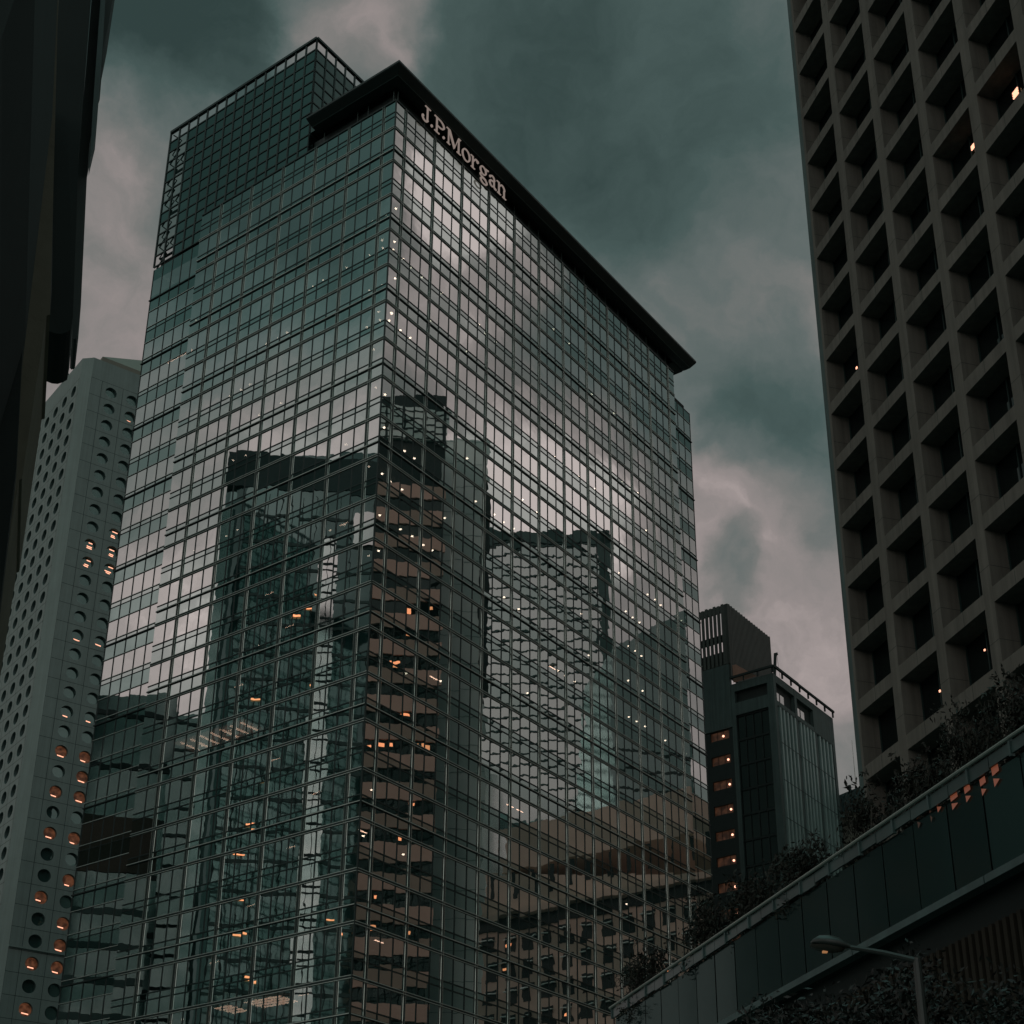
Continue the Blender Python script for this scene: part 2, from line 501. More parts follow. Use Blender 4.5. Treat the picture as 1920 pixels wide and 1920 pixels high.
def strip_frame(o, ux, nrm, n, ztop, zbot, full=None):
    mb = MB()
    L = 1.5 * n
    def bx(s0, s1, d0, d1, z0, z1, m):
        p = [o + ux * s + nrm * d for s, d in ((s0, d0), (s1, d0), (s1, d1), (s0, d1))]
        mb.hexa([q + Vector((0, 0, z)) for z in (z0, z1) for q in p], m)
    for j in range(0, n + 1):
        c = 1.5 * j
        bx(c - .05, c + .05, -.03, .04, zbot, ztop, 0)
    for k, z in enumerate(ZS):
        if z > ztop: continue
        big = (k % 2 == 1)
        bx(-.03, L + (.16 if big else .06), -.03, .12 if big else .05, z - .06, z + (.05 if big else .0), 0)
        for dz in (1.56, 3.7):
            bx(0, L + .05, -.03, .05, z - dz - .05, z - dz + .05, 0)
            bx(0, L, .05, .075, z - dz - .025, z - dz + .03, 2)
    mb.build('strip_mullion_grid', FM, tower)
strip_frame(Vector((.4, 27, 0)), Y, -X, 5, 114.6, 0)
strip_frame(Vector((52.5, .5, 0)), X, -Y, 3, 114.7, 0)
# returns beside the strips, and the end walls
mb = MB()
mb.quad((.02, 27.0, 0), (.38, 27.0, 0), (.38, 27.0, Z0 + 3.4), (.02, 27.0, Z0 + 3.4))
mb.quad((52.5, .02, 0), (52.5, .48, 0), (52.5, .48, Z0 + 3.4), (52.5, .02, Z0 + 3.4))
mb.quad((57.0, .5, 0), (57.0, 30, 0), (57.0, 30, 114.6), (57.0, .5, 114.6))
mb.quad((.4, 34.5, 0), (50, 34.5, 0), (50, 34.5, 114.5), (.4, 34.5, 114.5))
mb.quad((52.5, .5, 114.62), (57, .5, 114.62), (57, 30, 114.62), (52.5, 30, 114.62))
mb.build('side_wall', M['block_glass'], tower, recalc=False)

# taller block at the back: rows of plain dark glass under an open parapet frame
ZB, ZBT = 115.0, 134.5
mb = MB()
rows = [132.95 - 1.492 * i for i in range(13)]
for za in rows[:-1]:
    for j in range(15):
        y0 = 12.1 + 1.5 * j
        if y0 > 31.4: continue
        pane(mb, Vector((.4, y0, 0)), Y, za - 1.492, za, 1.5, -X, 0, .004)
    for j in range(18):
        pane(mb, Vector((.4 + 1.5 * j, 12.1, 0)), X, za - 1.492, za, 1.5, -Y, 0, .004)
for i in (1, 4, 8):                     # a few glazed cells in the braced end bay
    pane(mb, Vector((.4, 32.95, 0)), Y, rows[i - 1] - 1.492, rows[i - 1], 1.5, -X, 0)
for i in range(1, 12):
    for y0 in (31.6, 33.1):
        if y0 > 33 and i in (1, 4, 8): continue
        mb.quad((.42, y0, rows[i]), (.42, y0 + 1.5, rows[i]), (.42, y0 + 1.5, rows[i - 1]), (.42, y0, rows[i - 1]), 1)
o = mb.build('upper_block_window', [M['block_glass'], M['end_glass']], tower, recalc=False); o['kind'] = 'stuff'
mb = MB()
def gridbars(o, ux, nrm, n, zs, ztop, skip=0):
    for j in range(n + 1):
        p = o + ux * (1.5 * j)
        mb.bar(p + Vector((0, 0, zs[-1])), p + Vector((0, 0, ztop)), .17, .17)
    for z in zs:
        mb.bar(o + Vector((0, 0, z)), o + ux * (1.5 * n) + Vector((0, 0, z)), .14, .14)
    mb.bar(o + Vector((0, 0, ztop)), o + ux * (1.5 * n) + Vector((0, 0, ztop)), .34, .3)
gridbars(Vector((.4, 12.1, 0)), Y, -X, 15, rows, ZBT)
gridbars(Vector((.4, 12.1, 0)), X, -Y, 18, rows, ZBT)
mb.build('parapet_frame', M['dark_metal'], tower)
mb = MB()
for i in range(len(rows) - 1):
    za, zb = rows[i], rows[i + 1]
    y0, y1 = (33.15, 34.5) if i % 2 else (34.5, 33.15)
    mb.bar((.7, y0, za), (.7, y1, zb), .13); mb.bar((.85, y1, za), (.85, y0, zb), .09)
    if i % 4 in (1, 2):
        mb.bar((.9, y0 - 1.5, za), (.9, y1 - 1.5, zb), .12)
    if i % 4 == 3: mb.bar((1.0, 31.7, za), (1.0, 34.5, za), .2)
mb.bar((.7, 34.5, ZBT - .2), (.7, 33.2, rows[0]), .13)
mb.build('brace', M['dark_metal'], tower)

# attic behind the glass top, railing and cornice
mb = MB()
mb.box(1.1, 53.6, 1.1, 12.0, Z0 + 3.3, 120.35)
mb.box(.3, 52.4, .3, 26.9, Z0 + 3.25, Z0 + 3.33)
mb.build('attic_wall', M['cornice'], tower)
mb = MB()
for i in range(12):
    mb.box(53.62, 53.75, 1.2 + i * .6, 1.5 + i * .6, Z0 - 1.2, 120.3)
for i in range(9):
    mb.box(52.6 + i * .12, 52.65 + i * .12, 1.02, 1.1, Z0 + .3, 119.9)
mb.build('attic_slat', M['cornice'], tower)
mb = MB()
mb.bar((.7, .7, 119.05), (53.5, .7, 119.05), .05); mb.bar((.7, .7, 119.05), (.7, 11.8, 119.05), .05)
for xx in [1.0] + [a for i in range(1, 12) for a in (4.5 * i + .6, 4.5 * i + 2.4)]:
    mb.bar((xx, .7, Z0 + 3.3), (xx, .7, 120.4), .07)
for yy in (1.0, 4.3, 5.7, 10.2): mb.bar((.7, yy, Z0 + 3.3), (.7, yy, 120.4), .07)
mb.build('attic_railing', M['soffit_edge'], tower)
mb = MB()
prof = [(-1.43, 121.1), (-1.43, 120.86), (-1.30, 120.78), (-.56, 120.47), (-.50, 120.44), (.2, 120.43), (.6, 120.5), (.6, 121.4)]
X1, Y1 = 55.9, 10.85
for i in range(len(prof)):
    (a, za), (b, zb) = prof[i], prof[(i + 1) % len(prof)]
    m = 1 if i in (3,) else 0
    mb.quad((a, a, za), (X1, a, za), (X1, b, zb), (b, b, zb), m)
    mb.quad((a, a, za), (a, Y1, za), (b, Y1, zb), (b, b, zb), m)
mb.poly([(X1, a, z) for a, z in prof]); mb.poly([(a, Y1, z) for a, z in prof])
mb.quad((.6, .6, 121.4), (X1, .6, 121.4), (X1, 26, 121.4), (.6, 26, 121.4))
mb.quad((53.6, .6, 120.45), (X1, .6, 120.45), (X1, 26, 120.9), (53.6, 26, 120.9))
mb.quad((X1, .6, 120.4), (X1, 26, 120.85), (X1, 26, 121.4), (X1, .6, 121.4))
mb.build('cornice', [M['cornice'], M['soffit_edge']], tower)

# interior ceiling lamps (discs just below the ceilings) and long strip lamps
def lampdisc(mb, x, y, z, r=.125):
    mb.tube([(x, y, z), (x, y, z - .07)], [r, r * .8], 8)
lamps = []
def put(xs, y_or_x, k, side):
    for j in xs:
        c = 1.5 * (j + .5) + rnd(-.15, .15)
        z = zk(k) - .12
        p = (c, y_or_x, z) if side == 'R' else (y_or_x, c, z)
        m_ = MB(); lampdisc(m_, *p)
        u, v = proj(tl(*p))
        lamps.append((v, m_))
random.seed(11)
for k in range(0, 12):                  # rows of small downlights along the glass
    j = 0
    for j in range(0, 34):
        blk = (j - 1) // 3
        random.seed(k * 977 + blk * 31)
        lit = random.random() < (.0 if k == 0 else .12 if k == 1 else .36 if j < 26 else .26)
        random.seed(k * 977 + j * 57)
        if lit and random.random() < .62: put([j], 1.5 + random.random() * .3, k, 'R')
    for j in range(0, 17):
        random.seed(k * 531 + (j // 3) * 17 + 5)
        lit = random.random() < (.05 if k < 2 else .22)
        random.seed(k * 531 + j * 13)
        if lit and random.random() < .6: put([j], 1.5 + random.random() * .3, k, 'L')
for k, js in ((3, (0, 1)), (5, (0, 1)), (7, (0, 1)), (9, (1,))):
    put(js, 1.5, k, 'R')
for k, js in ((3, (0, 1, 2, 4)), (5, (0,)), (8, (0, 3))):
    put(js, 1.5, k, 'L')
random.seed(5)
for k in range(12, 24):
    for j in range(34):
        if random.random() < .02: put([j], 1.4 + random.random() * 2, k, 'R')
    for j in range(17):
        if random.random() < .03: put([j], 1.4 + random.random() * 2, k, 'L')
for yy, k in ((28.4, 1.6), (31.2, 3.1), (30.2, 3.1), (29.4, 3.1), (28.4, 3.1), (29.0, 4.1), (31.5, 5.1), (29.4, 5.1)):
    m_ = MB(); lampdisc(m_, 1.9, yy, zk(k) - 1.8, .15); lamps.append((0, m_))
lamps.sort(key=lambda t: -t[0])
lamps.sort(key=lambda t: t[0] > 1900)
for v, m_ in lamps[:100]: m_.build('ceiling_lamp', M['lamp'], tower)
rest = MB()
for v, m_ in lamps[100:]:
    i = len(rest.v); rest.v += m_.v; rest.f += [tuple(i + q for q in f) for f in m_.f]; rest.mi += m_.mi
if rest.v:
    o = rest.build('ceiling_lamp', M['lamp'], tower); o['kind'] = 'stuff'
random.seed(21)
def striplamp(x0, y0, x1, y1, z, wd=.12):
    mb = MB(); mb.bar((x0, y0, z), (x1, y1, z), wd, .05); mb.build('strip_lamp', M['strip_lamp'], tower)
for k in range(10, 23):
    if k % 2:
        x = rnd(1.5, 40); striplamp(x, 1.6, x + 1.0, 1.6, zk(k) - .14, .10)
        if k % 3 == 0: striplamp(x + 1.5, 1.6, x + 2.5, 1.6, zk(k) - .14, .10)
    y = rnd(1.5, 20); striplamp(1.6, y, 1.6, y + 1.0, zk(k) - .14, .10)
glow = MB()
for j in range(7):                      # lit floor half way down the left face
    striplamp(.9, 15.2 + 1.25 * j, 3.0, 15.2 + 1.25 * j, zk(14) - .16, .26)
glow.box(.6, 3.6, 14.6, 23.5, zk(14) - .115, zk(14) - .10)
glow.build('lit_ceiling', M['lit_ceiling'], tower)
for r_ in range(4):                     # bright louvred lamps low on the left face
    striplamp(.8 + r_ * .6, 8.0, .8 + r_ * .6, 11.8, zk(20) - .16, .34)
    striplamp(.8 + r_ * .6, 13.4, .8 + r_ * .6, 15.2, zk(20) - .16, .34)
mb = MB(); mb.bar((.9, 27.3, 101.05), (.9, 31.0, 101.05), .12, .12); mb.build('strip_lamp', M['strip_lamp'], tower)

# ------------------------------------------------------------------ lettering on the attic
def ring2d(cx, cz, rx, rz, tx, tz, a0=0, a1=360, n=28):
    """stroke with heavy sides (tx) and light top/bottom (tz)"""
    out, inn = [], []
    for i in range(n + 1):
        a = R(a0 + (a1 - a0) * i / n)
        out.append((cx + rx * math.cos(a), cz + rz * math.sin(a)))
        inn.append((cx + (rx - tx) * math.cos(a), cz + (rz - tz) * math.sin(a)))
    return out, inn
sign = thing('building_sign', 'cream serif letters reading J.P.Morgan along the dark attic under the cornice', 'sign', O, TROT)
ZL = 118.33
def letter(strokes):
    mb = MB()
    f0 = lambda p: (p[0], -.46, ZL + p[1]); f1 = lambda p: (p[0], -.34, ZL + p[1])
    for s_ in strokes:
        if s_[0] == 'p': mb.prism(s_[1], f0, f1)
        else:
            out, inn = ring2d(*s_[1:])
            for i in range(len(out) - 1):
                mb.prism([out[i], out[i + 1], inn[i + 1], inn[i]], f0, f1)
    mb.build('letter', M['lettering'], sign)
def rect(x0, x1, z0, z1): return ('p', [(x0, z0), (x1, z0), (x1, z1), (x0, z1)])
def slab_(x, w_, z, h=.07): return rect(x - w_ / 2, x + w_ / 2, z, z + h)
CAP, XH, ST = 1.97, 1.52, .17
letter([rect(4.17, 4.17 + ST, .25, CAP), slab_(4.29, .85, CAP - .07), ('r', 3.92, .32, .50, .42, .19, .13, 180, 360), ('r', 3.56, .42, .15, .15, .14, .14, 0, 350)])
letter([('r', 4.95, .14, .15, .15, .145, .145)])
letter([rect(5.65, 5.65 + ST, 0, CAP), slab_(5.78, .8, 0), slab_(5.60, .5, CAP - .07), ('r', 6.15, 1.43, .82, .54, .21, .09, -90, 90), rect(5.8, 6.17, CAP - .11, CAP), rect(5.8, 6.17, .89, .98)])
letter([('r', 6.86, .14, .15, .15, .145, .145)])
letter([rect(7.58, 7.70, 0, CAP), slab_(7.64, .5, 0), slab_(7.50, .42, CAP - .07), ('p', [(7.55, CAP), (7.86, CAP), (8.70, .30), (8.55, 0)]), ('p', [(8.55, 0), (8.66, .28), (9.30, CAP), (9.20, CAP)]), rect(9.20, 9.20 + ST, 0, CAP), slab_(9.33, .66, 0), slab_(9.42, .36, CAP - .07)])
letter([('r', 10.53, .76, .69, .79, .19, .10)])
letter([rect(11.57, 11.57 + ST, 0, XH), slab_(11.69, .66, 0), slab_(11.48, .40, XH - .07), ('r', 12.22, .80, .50, .72, .14, .16, 60, 165), ('r', 12.46, 1.33, .16, .16, .15, .15)])
letter([('r', 13.42, .98, .56, .55, .19, .09), ('p', [(13.8, 1.36), (14.3, 1.46), (14.3, 1.60), (13.75, 1.50)]), ('r', 13.22, .26, .36, .26, .18, .10, 100, 270), ('r', 13.55, -.36, .62, .40, .20, .11), ('p', [(13.2, .02), (13.2, .14), (13.9, .05), (13.9, -.12)])])
letter([rect(15.22, 15.22 + ST, .12, 1.05), ('r', 15.02, 1.02, .45, .50, .19, .11, 0, 150), ('r', 14.62, 1.18, .14, .14, .13, .13), ('r', 14.92, .42, .46, .42, .23, .10, 60, 300), ('p', [(15.0, .02), (15.0, .13), (15.3, .3), (15.3, .16)]), ('p', [(15.25, .16), (15.47, .2), (15.72, .1), (15.72, .0), (15.4, 0)]), ('p', [(14.9, .85), (15.3, .98), (15.3, .88), (14.95, .74)])])
letter([rect(16.08, 16.08 + ST, 0, XH), slab_(16.2, .64, 0), slab_(15.98, .42, XH - .07), ('r', 16.73, .98, .50, .56, .19, .13, 0, 160), rect(16.98, 16.98 + ST, 0, 1.0), slab_(17.1, .64, 0)])

# ------------------------------------------------------------------ tower with round windows
JP = Vector((-75.115, 222.672, 0))
def ddir(a): return Vector((math.sin(R(a)), math.cos(R(a)), 0))
JR, JL_, JC = ddir(54.4), ddir(-38.1), ddir(98)
JQ = JP - JC * 2.2
jard = thing('round_window_tower', 'pale metal clad tower with rows of round porthole windows at the left', 'tower', (0, 0, 0))
JFH, JTOP, JJ = 3.478, 173.1, 168.88
reveals = []
def holed(mb, org, ux, x0, x1, z0, z1, cx, cz, r, nrm, n=24, gap=.035):
    """cell of cladding with a round hole"""
    x0 += gap; x1 -= gap; z0 += gap; z1 -= gap
    pts = []
    for i in range(n):
        a = 2 * math.pi * (i + .5) / n
        c_, s_ = math.cos(a), math.sin(a)
        t = min((x1 - cx) / c_ if c_ > 0 else (x0 - cx) / c_ if c_ < 0 else 9e9, (z1 - cz) / s_ if s_ > 0 else (z0 - cz) / s_ if s_ < 0 else 9e9)
        pts.append(((cx + r * c_, cz + r * s_), (cx + t * c_, cz + t * s_)))
    Pt = lambda q: org + ux * q[0] + Vector((0, 0, q[1]))
    for i in range(n):
        (a, A), (b, Bq) = pts[i], pts[(i + 1) % n]
        mb.quad(Pt(a), Pt(b), Pt(Bq), Pt(A))
        if abs(A[0] - Bq[0]) > .01 and abs(A[1] - Bq[1]) > .01:      # fill the cell's corner
            cxx = x1 if max(A[0], Bq[0]) > x1 - .001 else x0
            czz = z1 if max(A[1], Bq[1]) > z1 - .001 else z0
            mb.poly([Pt(A), Pt(Bq), Pt((cxx, czz))])
def round_window(org, ux, nin, cx, cz, r, lit, u):
    mb = MB()
    n = 24
    c = org + ux * cx + Vector((0, 0, cz))
    P = lambda rr, d, i: c + (ux * math.cos(2 * math.pi * (i + .5) / n) + Vector((0, 0, 1)) * math.sin(2 * math.pi * (i + .5) / n)) * rr + nin * d
    for i in range(n):
        mb.quad(P(r, 0, i), P(r, 0, i + 1), P(r * .98, .55, i + 1), P(r * .98, .55, i), 0)
        mb.poly([P(r, .55, i), P(r, .55, i + 1), c + nin * .55], 2 if lit == 'room' else 1)
    if lit in ('bar', 'room', 'bars'):
        random.seed(int(cz * 13 + cx * 7))
        zz = rnd(-.75, -.5)
        b = [(zz, rnd(.35, .6), rnd(-.3, .1))]
        if lit == 'bars': b += [(rnd(.35, .6), rnd(.3, .5), rnd(-.1, .3)), (zz + .3, rnd(.3, .6), rnd(-.2, .2))]
        for zz, hw, xo in b:
            p = c + ux * xo + Vector((0, 0, zz)) + nin * .50
            q = ux * hw + Vector((0, 0, -.10 * hw))
            mb.hexa([p - q, p + q, p + q + nin * .03, p - q + nin * .03] + [k_ + Vector((0, 0, .15)) for k_ in (p - q, p + q, p + q + nin * .03, p - q + nin * .03)], 3)
    reveals.append((u, mb, lit))
wall = MB(); back = MB()
NR, NL, NF = 5, 8, 49
def jface(org, ux, nin, ncol, first, ext):
    wq = 3.95
    W_ = first + wq * ncol
    q0 = org + nin * .60
    back.quad(q0, q0 + ux * W_, q0 + ux * W_ + Vector((0, 0, JTOP)), q0 + Vector((0, 0, JTOP)))
    for k in range(NF):
        z1 = JJ - JFH * k; z0 = z1 - JFH
        if z0 < 0: break
        P = lambda x, z: org + ux * x + Vector((0, 0, z))
        wall.quad(P(.03, z0 + .035), P(first - .035, z0 + .035), P(first - .035, z1 - .035), P(.03, z1 - .035))
        for c in range(ncol):
            x0 = first + wq * c
            cx, cz = x0 + wq * .47, z0 + JFH * .49
            holed(wall, org, ux, x0, x0 + wq, z0, z1, cx, cz, 1.06, -nin)
            uu, vv = proj(P(cx, cz))
            random.seed(k * 41 + c * 7 + int(first * 10))
            lit = None
            if ext == 'R' and c < 2:
                f_ = random.random()
                if k in (8, 9, 10, 11): lit = 'bars' if f_ < .75 else None
                elif k == 1 and c == 1: lit = 'bar'
                elif k in (14, 18, 19): lit = 'bar' if f_ < .75 else None
                elif k >= 20: lit = 'room' if f_ < .55 else None
            onscreen = 0 <= uu <= 1920 and 0 <= vv <= 1920
            big = 1e6 if onscreen else 0
            round_window(org, ux, nin, cx, cz, 1.06, lit, big * (2 if ext == 'R' and c < 2 else 1) + vv)
    # top band
    P = lambda x, z: org + ux * x + Vector((0, 0, z))
    wall.quad(P(0, JJ + .03), P(W_, JJ + .03), P(W_, JTOP), P(0, JTOP))
    wall.quad(P(0, JTOP), P(W_, JTOP), P(W_, JTOP) + nin * 3, P(0, JTOP) + nin * 3)
JRn = Vector((-JR.y, JR.x, 0)); JLn = Vector((JL_.y, -JL_.x, 0))
if JRn.dot(JP - EYE) < 0: JRn = -JRn
if JLn.dot(JQ - EYE) < 0: JLn = -JLn
jface(JP, JR, JRn, NR, 2.02, 'R')
jface(JQ, JL_, JLn, NL, .3, 'L')
wall.quad(JQ, JP, JP + Vector((0, 0, JTOP)), JQ + Vector((0, 0, JTOP)))
wall.quad(JQ + Vector((0, 0, JTOP)), JP + Vector((0, 0, JTOP)), JP + JRn * 3 + Vector((0, 0, JTOP)), JQ + JLn * 3 + Vector((0, 0, JTOP)))
wall.build('wall', M['round_wall'], jard)
back.build('wall_joint', M['round_back'], jard)
mb = MB()
for zz in (64.9,):
    mb.bar(JP + JR * .0 - JRn * .1 + Vector((0, 0, zz)), JP + JR * 22 - JRn * .1 + Vector((0, 0, zz)), .3, .25)
    mb.bar(JQ - JC * .0 + Vector((0, 0, zz)) - JLn * .1, JQ + JL_ * 30 - JLn * .1 + Vector((0, 0, zz)), .3, .25)
mb.build('string_course', M['round_wall'], jard)
mb = MB()
b0 = JP + JRn * 1.5 + JR * 1.9; apex = b0 + JR * 20 + JRn * 20 + Vector((0, 0, JTOP + 22))
base = [b0, b0 + JR * 40, b0 + JR * 40 + JRn * 40, b0 + JRn * 40]
zt = Vector((0, 0, JTOP - .2)); zt2 = Vector((0, 0, JTOP + 2.0))
for i in range(4):
    a, b = base[i], base[(i + 1) % 4]
    mb.quad(a + zt, b + zt, b + zt2, a + zt2)
    mb.poly([a + zt2, b + zt2, apex])
mb.build('roof', plain('bronze_roof', (.20, .17, .14), .7, .1, .3, .15), jard)
mb = MB()
pa = JQ + JL_ * 10 + JLn * 1.5 + Vector((0, 0, JTOP))
mb.tube([pa, pa + Vector((0, 0, 2.5)), pa + Vector((-.5, 0, 3.6)), pa + Vector((-1.4, 0, 4.2))], .16, 6)
mb.build('roof_davit', M['dark_metal'], jard)
reveals.sort(key=lambda t: -t[0])
JM = [M['round_reveal'], M['round_glass'], M['room_warm'], M['bar_warm']]
for u, mb, lit in reveals[:100]:
    o = mb.build('round_window', JM, jard)
    if lit: o['label'] = 'round window with a warm light on inside'
rest = MB()
for u, mb, lit in reveals[100:]:
    i = len(rest.v); rest.v += mb.v; rest.f += [tuple(i + q for q in f) for f in mb.f]; rest.mi += mb.mi
o = rest.build('round_window', JM, jard); o['kind'] = 'stuff'

# ------------------------------------------------------------------ concrete lattice building (right)
LP = Vector((17.148, 69.928, 0))
LROT = math.atan2(-.96078, .27731)      # local +X runs along the face towards the camera's right; local +Y goes inwards
lat = thing('lattice_office_tower', 'concrete office tower at the right with a deep square grid of recessed windows', 'tower', LP, LROT)
def ll(x, y, z):
    return LP + Vector((.27731, -.96078, 0)) * x + Vector((.96078, .27731, 0)) * y + Vector((0, 0, z))
LB, LW, LFH, LOH, LX0, LD = 4.02, 3.29, 3.6, 2.86, .66, 1.08
LCOL = 11
lz = [37.2 + 3.6 * k for k in range(-9, 17)]
mb = MB(); seams = MB()
LEN = LX0 * 2 + LB * LCOL - (LB - LW)
TOPZ = lz[-1] + 2.4
for c in range(LCOL + 1):               # uprights
    x0 = .42 if c == 0 else LX0 + LB * (c - 1) + LW
    x1 = LX0 + LB * c if c < LCOL else LEN
    mb.box(x0, x1, 0, LD + .3, 0, TOPZ)
for c in range(LCOL):                   # cross beams butt between the uprights
    x0 = LX0 + LB * c; x1 = x0 + LW
    zs_ = [0] + [z for zt_ in lz for z in (zt_ - LOH, zt_)] + [TOPZ]
    for i in range(0, len(zs_), 2):
        z0, z1 = zs_[i], zs_[i + 1]
        if z1 - z0 > .02: mb.box(x0, x1, .004, LD + .3, z0, z1)
        seams.box((x0 + x1) / 2 - .012, (x0 + x1) / 2 + .012, 0, .0045, max(z0, 0) + .01, z1 - .01)
    for zt_ in lz:
        zc = zt_ - LOH * .62
        seams.box(x1 + .005, x1 + LB - LW - .005, -.003, .001, zc - .012, zc + .012)
        seams.box(x0 - .001, x0 + .003, .02, LD - .02, zc - .012, zc + .012)
mb.box(.42, LEN, LD + .6, 32, 0, TOPZ)
mb.build('concrete_grid', M['concrete'], lat)
seams.build('panel_joint', M['concrete_seam'], lat)
mb = MB(); mb.box(-.52, .415, .3, 31, 0, TOPZ - .5); mb.build('end_wall', M['office_wall'], lat)
wins = []
for c in range(LCOL):
    for zt_ in lz:
        x0 = LX0 + LB * c; z0 = zt_ - LOH
        q = MB()
        q.quad((x0 + .02, LD, z0 + .02), (x0 + LW - .02, LD, z0 + .02), (x0 + LW - .02, LD, zt_ - .02), (x0 + .02, LD, zt_ - .02), 0)
        for xx in (x0 + .04, x0 + LW * .5, x0 + LW - .04):
            q.box(xx - .035, xx + .035, LD - .06, LD - .003, z0 + .02, zt_ - .02, 1)
        u, v = proj(ll(x0 + LW / 2, LD, (z0 + zt_) / 2))
        wins.append((0 <= u <= 1960 and -40 <= v <= 1960, u, v, q, x0, z0))
rest = MB(); n_w = 0
for on, u, v, q, x0, z0 in wins:
    if on and n_w < 100:
        n_w += 1
        o = q.build('window', [M['dark_glass'], M['dark_metal']], lat, recalc=False)
        random.seed(n_w * 17)
        if random.random() < .3:
            bl = MB(); hb = rnd(.4, 1.3); bl.box(x0 + .1, x0 + LW - .1, LD - .016, LD - .008, zt_ - hb, zt_ - .04)
            bl.build('blind', M['office_wall'], o)
        for tu, tv, sz in ((1904, 176, .20), (1824, 276, .13), (1606, 690, .06), (1762, 1296, .05), (1846, 1219, .04)):
            d = ray(tu, tv); nn = Vector((.96078, .27731, 0))
            hit = EYE + d * ((ll(0, LD - .1, 0) - EYE).dot(nn) / d.dot(nn))
            hx, hz = (hit - LP).dot(Vector((.27731, -.96078, 0))), hit.z
            if x0 < hx < x0 + LW and z0 < hz < zt_:
                o['label'] = 'recessed window with a small orange light'
                l = MB()
                for i in range(3): l.box(hx - sz, hx + sz, LD - .12, LD - .07, hz + (i - 1) * sz * .75, hz + (i - 1) * sz * .75 + sz * .4)
                l.build('window_light', M['bar_warm'], o)
    else:
        i = len(rest.v); rest.v += q.v; rest.f += [tuple(i + k for k in f) for f in q.f]; rest.mi += q.mi
o = rest.build('window', [M['dark_glass'], M['dark_metal']], lat, recalc=False); o['kind'] = 'stuff'

# ------------------------------------------------------------------ dark office block with fins and slatted roof box
OP = Vector((34.267, 180.807, 0))
OA = 36.6
off = thing('finned_office_block', 'dark mid height office block with pale vertical fins and lit stair windows', 'building', OP, math.pi / 2 - R(OA))
# local x along the right face (away), local y along the left face (away to the left); outward normals -y and -x
WT = 90.75
mb = MB()
mb.box(.5, 17.6, .5, 6.0, 0, WT - .1)
mb.box(.5, 17.6, 6.0, 16, 0, WT - .1)
mb.build('inner_wall', M['office_dark'], off)
mb = MB()
bays = [(0, 5.95), (5.95, 11.55), (11.55, 17.9)]
for i, (a, b) in enumerate(bays):
    mb.box(a, a + .72, -.02, .5, 0, WT)
    if i < 2:
        mb.box(a + .72, b, 0, .5, 89.65, WT)
        mb.box(a + .72, b, 0, .5, 86.35, 87.05)
    else:
        mb.box(a + .72, b, 0, .5, 86.35, WT)
mb.box(17.2, 17.92, -.021, .5, 0, WT)
mb.box(0, .5, .5, .95, 0, WT); mb.box(0, .5, 5.75, 6.35, 0, WT)
mb.box(0, .5, .95, 5.75, 89.6, WT); mb.box(0, .5, .95, 5.75, 86.1, 87.9)
mb.box(-.05, .5, 6.35, 14, 84.6, 93.9)
mb.build('wall', M['office_wall'], off)
mb = MB()
for i, (a, b) in enumerate(bays):
    for j in range(1 if i < 2 else 1, 6):
        x = a + .72 + (b - a - .72) * j / 5.0 - .55
        if x > 17: continue
        mb.box(x, x + .40, -.12, .46, 20, 86.34)
        mb.box(x - .60, x - .02, .24, .46, 20, 86.34, 1)
mb.build('fin', [M['office_fin'], plain('office_gap', (.012, .016, .016), .8)], off)
mb = MB()
for i in range(13):
    z = 86.3 - i * 5.2
    if z > 20: mb.box(.8, 17.1, -.13, -.121, z - .05, z + .05)
mb.build('fin_joint', M['office_dark'], off)
for a, b in bays[:2]:
    for j in range(2):
        mb = MB(); x = a + .95 + 1.35 * j
        mb.quad((x, .3, 87.05), (x + 1.05, .3, 87.05), (x + 1.05, .3, 88.5), (x, .3, 88.5))
        mb.build('window', M['vision'], off, recalc=False)
# left face: dark glazing grid and stair windows
mb = MB()
for k in range(20):
    z = 86.0 - 3.5 * k
    for j in range(4):
        y = 1.0 + 1.19 * j
        mb.quad((.35, y, z - 3.3), (.35, y + 1.1, z - 3.3), (.35, y + 1.1, z - .2), (.35, y, z - .2))
o = mb.build('window', M['dark_glass'], off, recalc=False); o['kind'] = 'stuff'
mb = MB()
for k in range(22): mb.box(.2, .3, .95, 5.75, 86.0 - 3.5 * k - .12, 86.0 - 3.5 * k + .12)
for j in range(5): mb.box(.2, .29, .95 + 1.19 * j, 1.03 + 1.19 * j, 10, 86)
mb.build('window_grid', M['office_dark'], off)
for k in range(18):
    z = 84.45 - 3.5 * k
    sp = MB(); sp.box(.02, .5, 6.35, 12.5, z - 3.5, z - 1.28); sp.build('spandrel', M['office_dark'], off)
    if z < 30: continue
    mb = MB()
    for j in range(3):
        y = 6.95 + .95 * j
        mb.quad((.3, y, z - 1.26), (.3, y + .88, z - 1.26), (.3, y + .88, z), (.3, y, z))
    mb.box(.0, .5, 9.75, 12.5, z - 1.28, z, 1)
    mb.box(.0, .5, 6.35, 6.9, z - 1.28, z, 1)
    o = mb.build('stair_window', [M['stair_glow'], M['office_dark']], off, recalc=False)
    o['label'] = 'stair window glowing warm orange'
    l = MB(); yy = 7.35 if k else 7.9
    l.tube([(.18, yy, z - .72), (.26, yy, z - .72)], [.15, .15], 10); l.build('stair_lamp', M['stair_lamp'], o)
